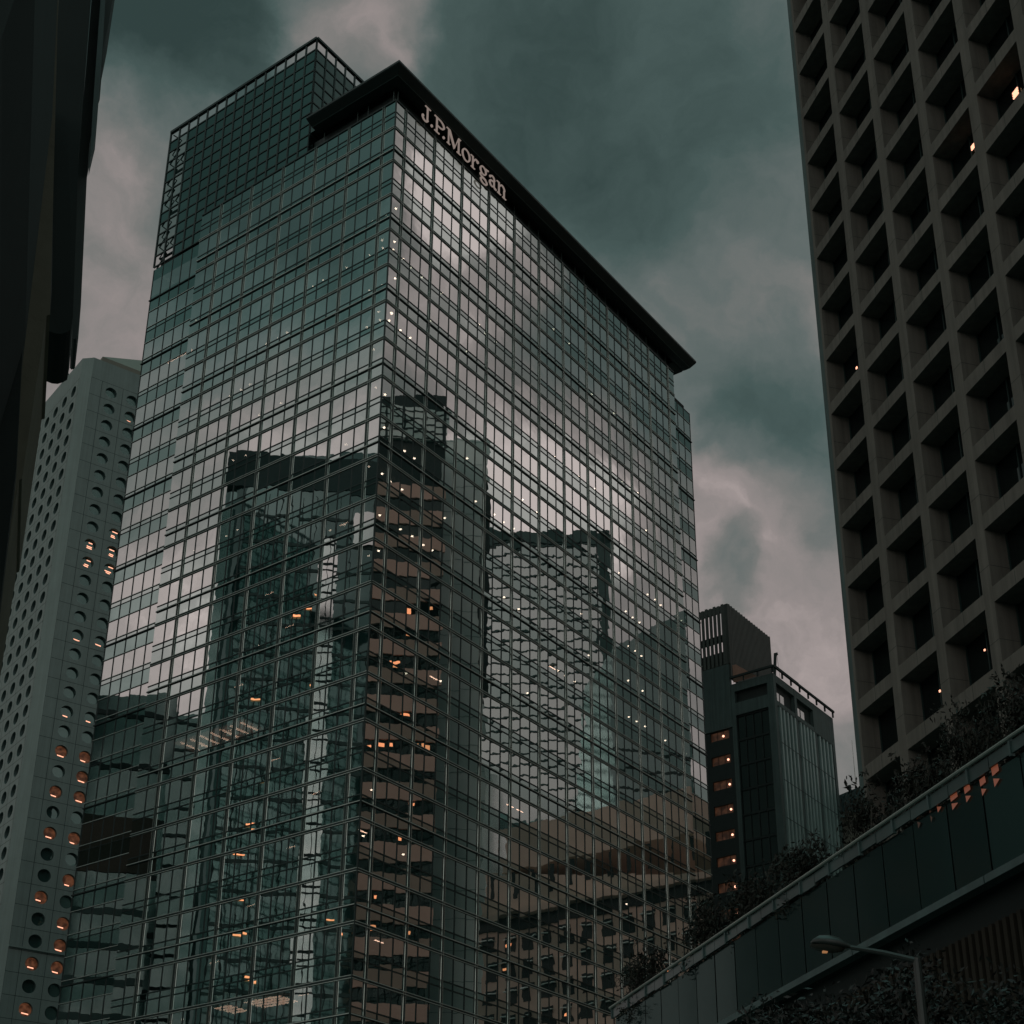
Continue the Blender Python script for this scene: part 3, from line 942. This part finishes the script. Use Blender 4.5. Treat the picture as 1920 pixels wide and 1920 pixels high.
# rails on the roof edge
mb = MB()
mb.bar((-.3, -.3, 91.6), (17.8, -.3, 91.6), .26, .3); mb.bar((-.3, -.3, 91.6), (-.3, 6.2, 91.6), .26, .3)
for i in range(8): mb.bar((-.2 + 2.55 * i, -.2, WT), (-.2 + 2.55 * i, -.2, 91.5), .2)
for i in range(3): mb.bar((-.2, 2.1 * i, WT), (-.2, 2.1 * i, 91.5), .14)
mb.bar((.2, -.1, 92.15), (7.5, -.1, 92.15), .04)
for i in range(5): mb.bar((.3 + 1.8 * i, -.1, 91.7), (.3 + 1.8 * i, -.1, 92.15), .04)
mb.build('roof_railing', M['office_dark'], off)
mb = MB()
mb.quad((.1, 2.4, 91.0), (.1, 5.9, 91.0), (.1, 5.9, 93.6), (.1, 5.4, 93.6))
mb.build('roof_hoarding', plain('pink_hoarding', (.42, .20, .15), .8), off)
# slatted plant box
SB0, SB1 = 94.0, 103.1
mb = MB()
for i in range(34):                     # right side: slats nearly touching
    x = .1 + i * .37
    mb.box(x, x + .24, 6.1, 6.32, SB0 - 2.2, SB1 + (.12 if i % 2 else 0))
mb.box(.1, 12.6, 6.33, 6.45, SB0 - 2.2, SB1 - .2)
for i in range(16):                     # left side: open slats, with two cross panels
    y = 6.15 + i * .62
    mb.box(0, .22, y, y + .36, SB0, SB1 + (.12 if i % 2 else 0))
mb.box(.05, .3, 6.2, 16, 102.0, SB1 - .05); mb.box(.25, .4, 6.2, 16, 97.6, 98.7); mb.box(.25, .4, 6.2, 16, SB0, 96.1)
mb.box(0, .8, 6.1, 6.75, SB0, SB1)
mb.build('slatted_roof_box', M['slat'], off)
mb = MB()
mb.bar((3.4, 1.5, 91), (3.9, 1.3, 95.6), .3, .3); mb.bar((3.9, 1.3, 95.4), (4.3, 1.3, 95.7), .36); mb.bar((4.35, 1.3, 95.5), (5.0, 1.3, 91.2), .03)
mb.build('roof_davit', M['office_dark'], off)

# ------------------------------------------------------------------ low roof of an older building between the two
def wpt(u, v, d): return at(u, v, d)
a = at(1566, 1494, 205); b = at(1640, 1477, 200)
old = thing('old_stone_building', 'low old stone building with a teal roof squeezed beside the concrete tower', 'building', (a.x, a.y, 0), math.atan2(b.y - a.y, b.x - a.x))
Lw = (b - a).to_2d().length
zr = a.z
mb = MB(); mb.box(-4, Lw + 8, 0, 18, zr - 3.1, zr); mb.build('roof', plain('teal_roof', (.05, .085, .085), .7), old)
mb = MB(); mb.box(-4, Lw + 8, -.35, 17.9, zr - 3.6, zr - 3.12); mb.build('cornice', plain('pale_cornice', (.20, .27, .255), .7), old)
mb = MB(); mb.box(-4, Lw + 8, -.1, 17.8, zr - 4.3, zr - 3.62); mb.box(-4, Lw + 8, .2, 17.7, 0, zr - 4.75); mb.build('wall', plain('old_stone', (.27, .235, .19), .85), old)
mb = MB(); mb.box(-4, Lw + 8, .6, 17, zr - 4.75, zr - 4.3); mb.build('attic_recess', M['office_dark'], old)
mb = MB(); q = at(1586, 1490, 206); mb.box(2.2, 2.5, .4, .7, zr, zr + 1.1); mb.box(2.0, 2.2, .4, .7, zr + .8, zr + 1.1); mb.build('roof_vent', M['office_dark'], old)
p = at(1606, 1484, 206)
mast = thing('antenna_mast', 'thin pale mast rising from the old building beside the concrete tower edge', 'mast', (p.x, p.y, zr))
mb = MB(); mb.tube([(0, 0, 0), (0, 0, 2), (0, 0, 8.8)], [.09, .07, .03], 6); mb.box(-.2, .2, -.2, .2, 0, .1); mb.build('mast_pole', M['light_metal'], mast)

# ------------------------------------------------------------------ raised terrace with glass panel wall (parallel to the concrete tower)
BA = R(-16.2)
BP = Vector((5.836, 29.427, 0))
BD = -Vector((math.sin(BA), math.cos(BA), 0))       # along the wall towards the camera's right
BN = Vector((-BD.y, BD.x, 0))                        # inwards
def bw(s, t, z): return BP + BD * s + BN * t + Vector((0, 0, z))
def bs(u, v, inn=0):                                 # where a picture ray meets the wall plane
    d = ray(u, v); t = (BP + BN * inn - EYE).dot(BN) / d.dot(BN)
    q = EYE + d * t
    return (q - BP).dot(BD), q.z
S0 = bs(1149, 1891)[0]
S1 = 24.0
ZR = bs(1500, 1652)[1]
ZLD = bs(1500, 1851)[1]
terr = thing('raised_terrace', 'long raised terrace with dark glass panels, handrail and pale ledge crossing the lower right corner', 'terrace', BP, math.atan2(BD.y, BD.x))
mb = MB(); mb.tube([(S0 - .1, -.05, ZR), (S1, -.05, ZR)], .035, 8)
mb.build('handrail', M['rail'], terr)
mb = MB()
n_p = int((S1 - S0) / .62)
for i in range(n_p):                                 # upper fascia, a little uneven at its lower edge
    s = S0 + .62 * i
    random.seed(i * 3)
    lo = .24 + .06 * random.random()
    mb.box(s, s + .60, -.02, .02, ZR - lo, ZR - .05)
mb.build('fascia_glass', M['bridge_light'], terr)
for i in range(int((S1 - S0) / 1.24) + 1):
    s = S0 + 1.24 * i
    mb = MB(); mb.box(s - .025, s + .025, -.05, .03, ZR - .30, ZR - .01)
    mb.build('fascia_clamp', M['bridge_ledge'], terr)
PW = 1.1
n_p = int((S1 - S0) / PW) + 1
for i in range(n_p):
    s = S0 + PW * i
    mb = MB()
    random.seed(i)
    j = rnd(-.008, .008)
    mb.quad((s + .02, .06 + j, ZLD + .14), (s + PW - .02, .06 - j, ZLD + .14), (s + PW - .02, .06 - j, ZR - .30), (s + .02, .06 + j, ZR - .30))
    mb.build('wall_panel', M['bridge_panel'], terr, recalc=False)
mb = MB(); mb.box(S0, S1, .10, .25, ZLD, ZR - .3); mb.build('panel_backing', M['near_dark'], terr)
mb = MB()
for i in range(int((S1 - S0) / 4.4) + 1):
    s = S0 + 4.4 * i
    mb.box(s + .01, s + 4.38, -.12, .1, ZLD, ZLD + .13)
mb.build('ledge', M['bridge_ledge'], terr)
mb = MB(); mb.box(S0, S1, .26, 7.5, ZLD - .5, ZR - .75); mb.build('terrace_slab', M['near_dark'], terr)
for u0, v0, u1, v1, dim in ((1855, 1440, 1871, 1458, 0), (1833, 1462, 1846, 1476, 0), (1804, 1477, 1817, 1488, 0), (1778, 1492, 1793, 1501, 0), (1751, 1499, 1762, 1508, 0), (1738, 1512, 1745, 1530, 1), (1714, 1524, 1723, 1540, 1)):  # glowing patches painted as reflections of lit windows, no lamps here
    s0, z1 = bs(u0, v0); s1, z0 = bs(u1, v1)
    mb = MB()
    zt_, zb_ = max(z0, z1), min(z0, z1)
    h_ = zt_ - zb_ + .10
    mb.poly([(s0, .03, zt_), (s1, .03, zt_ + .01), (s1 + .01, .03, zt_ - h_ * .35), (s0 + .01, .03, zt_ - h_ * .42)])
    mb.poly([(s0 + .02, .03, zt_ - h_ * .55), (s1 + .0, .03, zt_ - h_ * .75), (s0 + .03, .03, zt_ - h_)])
    mb.build('painted_reflection', M['orange'] if not dim else M['stair_glow'], terr, recalc=False)  # dim reflections borrow the stair window material
podium = thing('podium_wall', 'dark brown ribbed wall below the pale terrace ledge', 'wall', BP, math.atan2(BD.y, BD.x))
mb = MB(); mb.box(S0 + .5, S1, .25, .5, 0, ZLD - .51)
for i in range(178): mb.box(S0 + .5 + i * .2, S0 + .6 + i * .2, .18, .25, 0, ZLD - .52)
mb.build('ribbed_panel', M['brown_wall'], podium)

# ------------------------------------------------------------------ shrubs on the terrace, trees below
def leafball(mb, c, rx, ry, rz, n, size, seed):
    random.seed(seed)
    cl = [Vector((rnd(-1, 1), rnd(-1, 1), rnd(-1, 1))) for _ in range(14)]
    for i in range(n):
        q = random.choice(cl)
        d = q * .72 + Vector((random.gauss(0, .2), random.gauss(0, .2), random.gauss(0, .2)))
        if d.length > 1.25: d *= 1.25 / d.length
        p = c + Vector((d.x * rx, d.y * ry, d.z * rz))
        a = Vector((random.gauss(0, 1), random.gauss(0, 1), random.gauss(0, 1))).normalized()
        b = a.cross(Vector((random.gauss(0, 1), random.gauss(0, 1), random.gauss(0, 1)))).normalized()
        s = size * rnd(.6, 1.4)
        mb.quad(p - a * s, p - b * s * .35, p + a * s, p + b * s * .35)
def twig(mb, p, q):
    mb.tube([p, (p + q) / 2 + Vector((rnd(-.1, .1), rnd(-.1, .1), 0)), q], [.035, .025, .012], 5)
SHR = [  # left, right, top (pixels), label
    (1168, 1272, 1798, 'small rounded shrub at the low left end of the terrace rail'),
    (1286, 1372, 1690, 'bushy shrub on the terrace against the foot of the glass tower'),
    (1372, 1456, 1640, 'loose shrub on the terrace below the lit stair windows'),
    (1456, 1568, 1588, 'broad reddish shrub on the terrace before the pale fins'),
    (1596, 1668, 1482, 'shrub on the terrace hiding the old stone building'),
    (1668, 1792, 1418, 'wide shrub on the terrace at the foot of the concrete grid'),
    (1780, 1860, 1335, 'taller shrub on the terrace before the lowest concrete bay'),
    (1850, 1975, 1282, 'largest shrub on the terrace at the right edge of the picture'),
]
for i, (u0, u1, vt, lab) in enumerate(SHR):
    um = (u0 + u1) / 2
    vr = 1891 - .677 * (um - 1149)
    s, _ = bs(um, vr, .55)
    sw = (bs(u1, vr, .55)[0] - bs(u0, vr, .55)[0]) / 2
    top = bs(um, vt, .55)[1]
    zb = ZR - .74
    base = bw(s, .55, zb)
    t = thing('shrub', lab, 'shrub', base, 0, 'shrubs along the terrace rail')
    h = (top - zb) * 1.03
    mb = MB()
    ax = BD * sw
    leafball(mb, Vector((0, 0, h * .56)), 1, 1, h * .46, 2200, .068, 40 + i)
    mb.v = [(p[0] * abs(sw) * .9 * BD.x + p[1] * .5 * BN.x, p[0] * abs(sw) * .9 * BD.y + p[1] * .5 * BN.y, p[2]) for p in mb.v]
    leafball(mb, Vector((0, 0, h * .45)), .5 * abs(sw), .4 * abs(sw), h * .42, 1600, .05, 90 + i)
    for _ in range(26):                              # stray sprigs
        p = Vector((rnd(-1, 1) * .5, rnd(-1, 1) * abs(sw) * .7, rnd(.55, 1.08) * h))
        leafball(mb, p, .10, .10, .16, 9, .06, int(p.x * 1e4) % 9999)
    mb.build('foliage', M['leaf'], t, recalc=False)
    mb = MB()
    for _ in range(6): twig(mb, Vector((rnd(-.1, .1), rnd(-.1, .1), 0)), Vector((rnd(-.3, .3), rnd(-.5, .5), h * rnd(.5, .95))))
    mb.build('stem', M['bark'], t)
TREES = [(1505, 1868, 24.0, .9, 'low tree crown at the bottom left of the street lamp'), (1655, 1822, 22.5, 1.25, 'dense dark tree crown behind the street lamp pole'), (1790, 1788, 22.2, 1.2, 'dark tree crown just right of the street lamp pole'), (1905, 1800, 20.8, 1.2, 'dark tree crown in the bottom right corner')]
for i, (u, v, d, r, lab) in enumerate(TREES):
    tp = at(u, v, d)
    t = thing('street_tree', lab, 'tree', (tp.x, tp.y, 0), 0, 'trees below the terrace')
    cz = tp.z - r
    mb = MB()
    mb.tube([(0, 0, 0), (.05, .03, 2), (0, 0, cz - r * .7)], [.16, .13, .09], 8)
    random.seed(i)
    for _ in range(7): twig(mb, Vector((0, 0, cz - r * 1.0)), Vector((rnd(-.8, .8) * r, rnd(-.8, .8) * r, cz + rnd(-.2, .6) * r)))
    mb.build('trunk', M['bark'], t)
    mb = MB()
    leafball(mb, Vector((0, 0, cz)), r * 1.1, r * 1.1, r, 6000, .055, 200 + i)
    leafball(mb, Vector((0, 0, cz - r * .8)), r * 1.0, r * 1.0, r * .8, 4000, .045, 300 + i)
    mb.build('crown', M['leaf_b'], t, recalc=False)

# ------------------------------------------------------------------ street lamp
DLP = 19.0
pp = at(1735, 1915, DLP); pt = at(1719, 1797, DLP)
hd = at(1594, 1776, DLP); he = at(1523, 1768, DLP)
lampo = thing('street_lamp', 'grey street lamp with a flat oval head on a long arm before the terrace wall', 'street lamp', (pt.x, pt.y, 0))
b0 = Vector((pt.x, pt.y, 0))
mb = MB(); mb.tube([(0, 0, 0), (0, 0, .4), (0, 0, 5), (0, 0, pt.z)], [.11, .08, .065, .05], 10); mb.build('pole', M['lamp_body'], lampo)
mb = MB(); mb.tube([Vector((0, 0, pt.z - .03)), (hd - b0) * .5 + Vector((0, 0, pt.z)) * .5, hd - b0], [.04, .035, .03], 8); mb.build('arm', M['lamp_body'], lampo)
mb = MB()
ax = (he - hd); L_ = ax.length * 1.04; ax.normalize()
sd_ = ax.cross(Vector((0, 0, 1))).normalized(); upn = sd_.cross(ax).normalized()
prof_ = [(0, .035, .035), (.12, .07, .05), (.3, .13, .105), (.55, .15, .12), (.8, .13, .105), (.95, .07, .05), (1, .02, .02)]
rings = []
for t_, wd, ht in prof_:
    c_ = hd - b0 + ax * (L_ * t_)
    i0 = len(mb.v); rings.append(i0)
    for j in range(14):
        a_ = 2 * math.pi * j / 14
        zz = math.sin(a_) * ht * (1 if math.sin(a_) > 0 else .35)
        mb.v.append(tuple(c_ + sd_ * math.cos(a_) * wd + upn * zz))
for a_, b_ in zip(rings, rings[1:]):
    for j in range(14):
        mb.f.append((a_ + j, a_ + (j + 1) % 14, b_ + (j + 1) % 14, b_ + j)); mb.mi.append(0)
mb.f.append(tuple(rings[-1] + j for j in range(14))); mb.mi.append(0)
head = mb.build('lamp_head', M['lamp_body'], lampo, smooth=True)
mb = MB()
c_ = hd - b0 + ax * (L_ * .58) - upn * .03
for t_, (rw, rd) in enumerate(((.11, 0), (.10, .035), (.05, .06))):
    i0 = len(mb.v)
    for j in range(14):
        a_ = 2 * math.pi * j / 14
        mb.v.append(tuple(c_ + ax * math.cos(a_) * rw * 2 + sd_ * math.sin(a_) * rw - upn * rd))
    if t_:
        for j in range(14):
            mb.f.append((i0 - 14 + j, i0 - 14 + (j + 1) % 14, i0 + (j + 1) % 14, i0 + j)); mb.mi.append(0)
mb.f.append(tuple(i0 + j for j in range(14))); mb.mi.append(0)
lens = mb.build('lamp_lens', M['lamp_dark'], head, smooth=True)
mb = MB(); q = c_ + ax * .02 - upn * .062; mb.box(q.x - .03, q.x + .03, q.y - .03, q.y + .03, q.z - .015, q.z + .01); mb.build('bulb', M['lamp_lens'], head)

# ------------------------------------------------------------------ dark building close by on the left
ND = 13.0
near = thing('near_dark_building', 'dark building close by at the left edge, seen from below with a tan pier', 'building', (0, 0, 0))
def slab_from(pts, d0, d1, name, m):
    """outline given on a vertical plane d0 metres away, extruded to a real thickness along the street"""
    pl = [at(u, v, d0) for u, v in pts]
    back = Vector((math.sin(R(-17)), math.cos(R(-17)), 0)) * (d1 - d0)
    mb = MB()
    idx = list(range(len(pl)))
    mb.prism(idx, lambda i: pl[i], lambda i: pl[i] + back)
    return mb.build(name, m, near)
slab_from([(-330, 2300), (-330, 1300), (-330, 200), (101, 200), (99, 217), (86, 720), (84, 785), (78, 787), (36, 1072), (31, 1074), (5, 1240), (-60, 1640), (-160, 2300)], ND, ND - 1.6, 'tan_pier', M['near_tan'])
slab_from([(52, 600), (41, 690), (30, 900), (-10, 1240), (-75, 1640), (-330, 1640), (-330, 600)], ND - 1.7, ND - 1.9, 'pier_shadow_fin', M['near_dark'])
slab_from([(101, 150), (98, 217), (47, 640), (0, 800), (-40, 1000), (-340, 1000), (-340, -400), (120, -400)], ND - 2.0, ND - 6.0, 'overhang', M['near_dark'])
slab_from([(108, -120), (99, 217), (92, 640), (87, 715), (97, 719), (108, 720), (118, 717), (126, 712), (130, 690), (140, 400), (180, -120)], ND + .9, ND + .05, 'hanging_box', M['near_dark'])
slab_from([(182, -120), (140, 400), (131, 690), (134, 693), (139, 692), (141, 688), (147, 633), (158, 400), (163, 333), (172, 290), (181, 205), (187, 187), (187, 165), (200, 100), (215, 0), (236, -120)], ND + 1.5, ND + .95, 'edge_fin', plain('edge_stone', (.045, .056, .053), .8))
slab_from([(198, -120), (184, 60), (174, 200), (166, 330), (178, 280), (190, 120), (204, -120)], ND + .93, ND + .7, 'edge_trim', M['bridge_ledge'])

# ------------------------------------------------------------------ buildings outside the frame, seen mirrored in the tower
def mirror_pt(p, side):
    n = DL if side == 'R' else DR
    q = p - O
    return p - n * (2 * q.dot(n))
def far_block(name, label, side, u0, u1, d0, d1, vtop, depth, wallm, vtop1=None):
    """block whose mirror image spans u0..u1 in the picture; returns a frame (origin, along, inward, length, height)"""
    a = mirror_pt(at(u0, vtop, d0), side); b = mirror_pt(at(u1, vtop if vtop1 is None else vtop1, d1), side)
    ha, hb = a.z, b.z
    a = Vector((a.x, a.y, 0)); b = Vector((b.x, b.y, 0))
    ux = (b - a).normalized(); L = (b - a).length
    mid = (a + b) / 2
    inn = Vector((-ux.y, ux.x, 0))
    if inn.dot(mid - O) < 0: inn = -inn
    t = thing(name, label, 'building', (0, 0, 0))
    mb = MB()
    q = [a, b, b + inn * depth, a + inn * depth]
    mb.hexa([*q, q[0] + Vector((0, 0, ha)), q[1] + Vector((0, 0, hb)), q[2] + Vector((0, 0, hb)), q[3] + Vector((0, 0, ha))])
    mb.build('wall', wallm, t)
    return t, a, ux, inn, L, ha, hb
def fbox(mb, fr, s0, s1, t0, t1, z0, z1, m=0):
    t, a, ux, inn = fr[:4]
    q = [a + ux * s + inn * d for s, d in ((s0, t0), (s1, t0), (s1, t1), (s0, t1))]
    mb.hexa([p + Vector((0, 0, z)) for z in (z0, z1) for p in q], m)
sharp_dark = mirror_glass('far_dark_glass', (.36, .54, .52), .22, (.018, .060, .057), wob=.002, rough=.03, opaque=True)
sharp_teal = mirror_glass('far_teal_glass', (.50, .64, .62), .40, (.030, .075, .070), wob=.002, rough=.12, opaque=True)
sharp_pale = mirror_glass('far_pale_glass', (.90, .93, .92), .78, (.18, .19, .19), wob=.002, rough=.10, opaque=True)
far_brown = plain('far_brown_stone', (.88, .46, .385), .8, 0, .2, .15, .3)
far_grey = mirror_glass('far_grey_panel', (.84, .88, .86), .15, (.80, .88, .84), wob=.004, rough=.35, opaque=True)
far_lit = emit('far_lit_window', (1, .34, .15), 1.6)
far_black = plain('far_black', (.02, .028, .027), .6)
far_tan = plain('far_tan_stone', (.94, .54, .455), .85, 0, .2, .15, .3)
far_strip = plain('far_strip', (.62, .74, .72), .5, .2, .5, .15, .2)

# 1 banded brown tower
fr = far_block('banded_brown_tower', 'brown banded office tower across the street mirrored beside the corner of the glass tower', 'R', 500, 836, 172, 172, 742, 22, far_black)
t, a, ux, inn, L, H, _ = fr
mb = MB()
zt_ = H - 12.5
i = 0
while zt_ > 6:
    mb = MB(); fbox(mb, fr, -.2, L + .2, -.35, 0, zt_ - 2.05, zt_); mb.build('brown_band', far_brown, t)
    mb = MB(); fbox(mb, fr, 0, L - .05, -.08, -.02, zt_ - 3.85, zt_ - 2.05); mb.build('window_band', M['dark_glass'], t)
    random.seed(i * 5 + 1)
    if i > 3:
        for q in range(int(L / 1.4)):
            if random.random() < (.16 if i % 3 else .30):
                l = MB(); s = 1.4 * q + .2; z_ = zt_ - rnd(2.2, 2.9)
                fbox(l, fr, s, s + rnd(.4, .9), -.14, -.09, z_ - rnd(.3, .8), z_); l.build('lit_window', far_lit, t)
    zt_ -= 3.85; i += 1
mb = MB(); fbox(mb, fr, -.1, L + .6, -.5, -.02, H - 5.5, H - .3); mb.build('plant_screen', far_grey, t)
mb = MB()
for q in range(10): fbox(mb, fr, L - 2.6 * q - .3, L - 2.6 * q, -.56, -.5, H - 5.5, H - .3)
for q in range(5): fbox(mb, fr, 0, L + .5, -.56, -.5, H - 5.4 + q * 1.1, H - 5.2 + q * 1.1)
mb.build('plant_screen_frame', far_black, t)
# 2 plain grey slab
fr = far_block('plain_grey_slab', 'plain grey windowless slab block mirrored in the right face of the glass tower', 'R', 790, 918, 186, 186, 824, 14, far_grey)
t, a, ux, inn, L, H, _ = fr
mb = MB()
for q in range(30): fbox(mb, fr, 0, L, -.03, -.01, H - 4 * q - .1, H - 4 * q)
mb.build('panel_seam', plain('far_seam', (.4, .45, .43), .8), t)
mb = MB(); fbox(mb, fr, L - .9, L + .05, -.06, -.01, H - 42, H - 7); mb.build('dark_edge', far_black, t)
# 3 pale glass tower with thin dark floor lines
fr = far_block('pale_glass_tower', 'pale gridded glass tower mirrored in the middle of the right face', 'R', 900, 1140, 330, 330, 1004, 40, sharp_pale)
t, a, ux, inn, L, H, _ = fr
q = 0
far_line = plain('far_floor_line', (.07, .095, .09), .6)
while H - 2.95 * q > 4:
    mb = MB(); fbox(mb, fr, -.2, L + .2, -.25, -.02, H - 2.95 * q - .34, H - 2.95 * q - (-.6 if q == 0 else 0)); mb.build('floor_band', far_line, t)
    q += 1
mb = MB(); fbox(mb, fr, L - 2.2, L + .2, -.4, -.26, 0, H + .5); fbox(mb, fr, 0, L * .98, -.4, -.26, H - 2.6, H + .7); fbox(mb, fr, L * .30, L * 1.0, -.4, -.26, 96, 99.5); fbox(mb, fr, L * .30, L * 1.0, -.4, -.26, 86, 91)
mb.build('dark_band', far_line, t)
# 4 teal glass tower with sloping top
fr = far_block('teal_glass_tower', 'dark teal glass tower with a sloping top mirrored near the right edge', 'R', 1146, 1292, 276, 281, 1215, 26, sharp_teal, 1140)
t, a, ux, inn, L, Ha, Hb = fr
mb = MB()
for q in range(26): fbox(mb, fr, 0, L, -.12, -.02, 20 + 4 * q, 20.5 + 4 * q) if 20 + 4 * q < Ha - 2 else None
mb.build('floor_line', far_black, t)
# 5 low brown stone building with fins and window grid
fr = far_block('brown_stone_block', 'low brown stone block with slotted attic mirrored at the foot of the right face', 'R', 905, 1470, 225, 200, 1640, 25, far_tan)
t, a, ux, inn, L, H, Hb = fr
mb = MB(); fbox(mb, fr, 3, L * .72, 1, 20, H, H + 7); mb.build('attic_block', far_tan, t)
mb = MB()
for q in range(int(L / 3.4)): fbox(mb, fr, 3.4 * q + 2.2, 3.4 * q + 2.9, -.05, -.01, H - 4.6, H - .8)
mb.build('attic_slot', far_black, t)
mb = MB(); fbox(mb, fr, -.5, L, -1.6, -.0, H - 8.0, H - 7.0); mb.build('cornice', far_tan, t)
mb = MB(); fbox(mb, fr, -.2, L, -.3, -.02, H - 9.8, H - 8.0); mb.build('frieze', far_black, t)
nwin = 0
for q in range(int(L / 3.4)):
    for r_ in range(9):
        z_ = H - 13.2 - 3.9 * r_
        if z_ < 3 or nwin > 99: continue
        mb = MB(); fbox(mb, fr, 3.4 * q + .8, 3.4 * q + 2.7, -.06, -.01, z_, z_ + 2.6); fbox(mb, fr, 3.4 * q + .7, 3.4 * q + 2.8, -.5, -.07, z_ + 2.0, z_ + 2.12, 1)
        mb.build('window', [far_black, far_grey], t); nwin += 1
        random.seed(q * 31 + r_)
        if random.random() < .09:
            l = MB(); fbox(l, fr, 3.4 * q + 1.2, 3.4 * q + 1.9, -.12, -.07, z_ + .9, z_ + 1.3); l.build('lit_window', far_lit, t)
# 6 jumbled mid rise
fr = far_block('glass_mid_rise', 'jumbled glass mid rise mirrored between the grey slab and the pale tower', 'R', 905, 1062, 236, 236, 1440, 12, sharp_pale, 1500)
t, a, ux, inn, L, H, Hb = fr
random.seed(3)
for q in range(34):
    s = rnd(0, L - 2); z_ = rnd(40, Hb - 4)
    mb = MB(); fbox(mb, fr, s, s + rnd(1, 3.5), -.3, -.02, z_, z_ + rnd(1, 5)); mb.build('facade_panel', random.choice([far_black, far_black, far_strip, sharp_dark]), t)
# 7 big dark glass tower seen in the left face
fr = far_block('dark_teal_tower', 'big dark teal glass tower with a rounded corner mirrored in the left face', 'L', 470, 900, 172, 172, 852, 30, sharp_dark)
t, a, ux, inn, L, H, _ = fr
mb = MB()
rc = 3.2
pts = [a + ux * (rc - rc * math.cos(R(x))) * 1.0 - ux * rc + inn * (rc - rc * math.sin(R(x))) for x in range(0, 91, 15)]
for p_, q_ in zip(pts, pts[1:]):
    mb.quad(p_, q_, q_ + Vector((0, 0, H)), p_ + Vector((0, 0, H)))
mb.quad(pts[0], pts[0] + inn * 26, pts[0] + inn * 26 + Vector((0, 0, H)), pts[0] + Vector((0, 0, H)))
mb.poly([p_ + Vector((0, 0, H)) for p_ in pts] + [a + inn * rc + Vector((0, 0, H))])
mb.build('rounded_corner', sharp_dark, t, smooth=False)
mb = MB(); fbox(mb, fr, -2.9, L + .1, -.12, rc, H - 5.0, H + .3); mb.build('roof_band', plain('far_roof_band', (.022, .045, .043), .6), t)
q = 0
while H - 8 - 3.9 * q > 3:
    mb = MB(); z_ = H - 9 - 3.9 * q
    fbox(mb, fr, .0, L, -.10, -.02, z_ - .4, z_); mb.build('floor_band', far_line, t); q += 1
mb = MB()
for q in range(int(L / 1.5)): fbox(mb, fr, 1.5 * q - .05, 1.5 * q + .05, -.16, -.11, 0, H - 6)
mb.build('mullion', far_black, t)
s_ = None
def sx(u):                              # along-facade position whose mirror image is at picture column u
    p_ = mirror_pt(at(u, 1200, 172), 'L'); return (Vector((p_.x, p_.y, 0)) - a).dot(ux)
for u_, wd in ((607, 2.3),):
    s = sx(u_); z_ = H - 12
    mb = MB(); fbox(mb, fr, s - wd / 2, s + wd / 2, -.5, -.17, 0, z_); mb.build('bright_bay', sharp_pale, t)
    mb = MB()
    q = 0
    while z_ - 3.9 * q > 2:
        fbox(mb, fr, s - wd / 2, s + wd / 2, -.56, -.51, z_ - 3.9 * q - 1.1, z_ - 3.9 * q - .9); fbox(mb, fr, s - wd / 2, s + wd / 2, -.56, -.51, z_ - 3.9 * q - .3, z_ - 3.9 * q); q += 1
    fbox(mb, fr, s - .05, s + .05, -.56, -.51, 0, z_)
    mb.build('bay_mullion', far_black, t)
s = sx(690)
mb = MB(); fbox(mb, fr, sx(650), sx(720), -.4, -.17, H - 13, H - 8); mb.build('sky_lobby', sharp_pale, t)
s = sx(455)
mb = MB(); fbox(mb, fr, -2.9, -1.6, -.05, rc, 0, H - 8); mb.build('pale_edge', sharp_teal, t)
random.seed(9)
for q in range(46):
    l = MB(); s = rnd(2, L - 1); z_ = rnd(25, H - 20); fbox(l, fr, s, s + rnd(.5, 1.3), -.25, -.18, z_, z_ + rnd(.12, .3)); l.build('lit_window', far_lit, t)
# 8 teal blocks low on the left
fr = far_block('teal_slab_block', 'mid height teal glass block mirrored low on the left face', 'L', 60, 338, 205, 205, 1300, 18, sharp_teal)
t, a, ux, inn, L, H, _ = fr
mb = MB()
for q in range(12): fbox(mb, fr, 0, L, -.2, -.02, H - 1.6 - 8 * q, H - .9 - 8 * q)
mb.build('floor_band', far_black, t)
fr = far_block('narrow_teal_block', 'narrow teal glass block mirrored beside the big dark tower', 'L', 330, 432, 192, 192, 1345, 14, sharp_teal)
t, a, ux, inn, L, H, _ = fr
mb = MB()
for q in range(14): fbox(mb, fr, 0, L, -.2, -.02, H - 1.0 - 4 * q, H - .6 - 4 * q)
mb.build('floor_band', far_line, t)
fr = far_block('low_teal_block', 'low dark teal block with a brown top floor mirrored low in the left strip', 'L', 60, 300, 180, 180, 1515, 14, sharp_teal)
t, a, ux, inn, L, H, _ = fr
mb = MB(); fbox(mb, fr, -.1, L + .1, -.2, -.02, H - 7, H + .1); mb.build('brown_band', plain('far_dark_brown', (.085, .055, .042), .8), t)
for q in range(8):
    mb = MB(); fbox(mb, fr, 0, L, -.15, -.02, H - 12.2 - 4.2 * q, H - 11.4 - 4.2 * q); mb.build('floor_band', far_line, t)
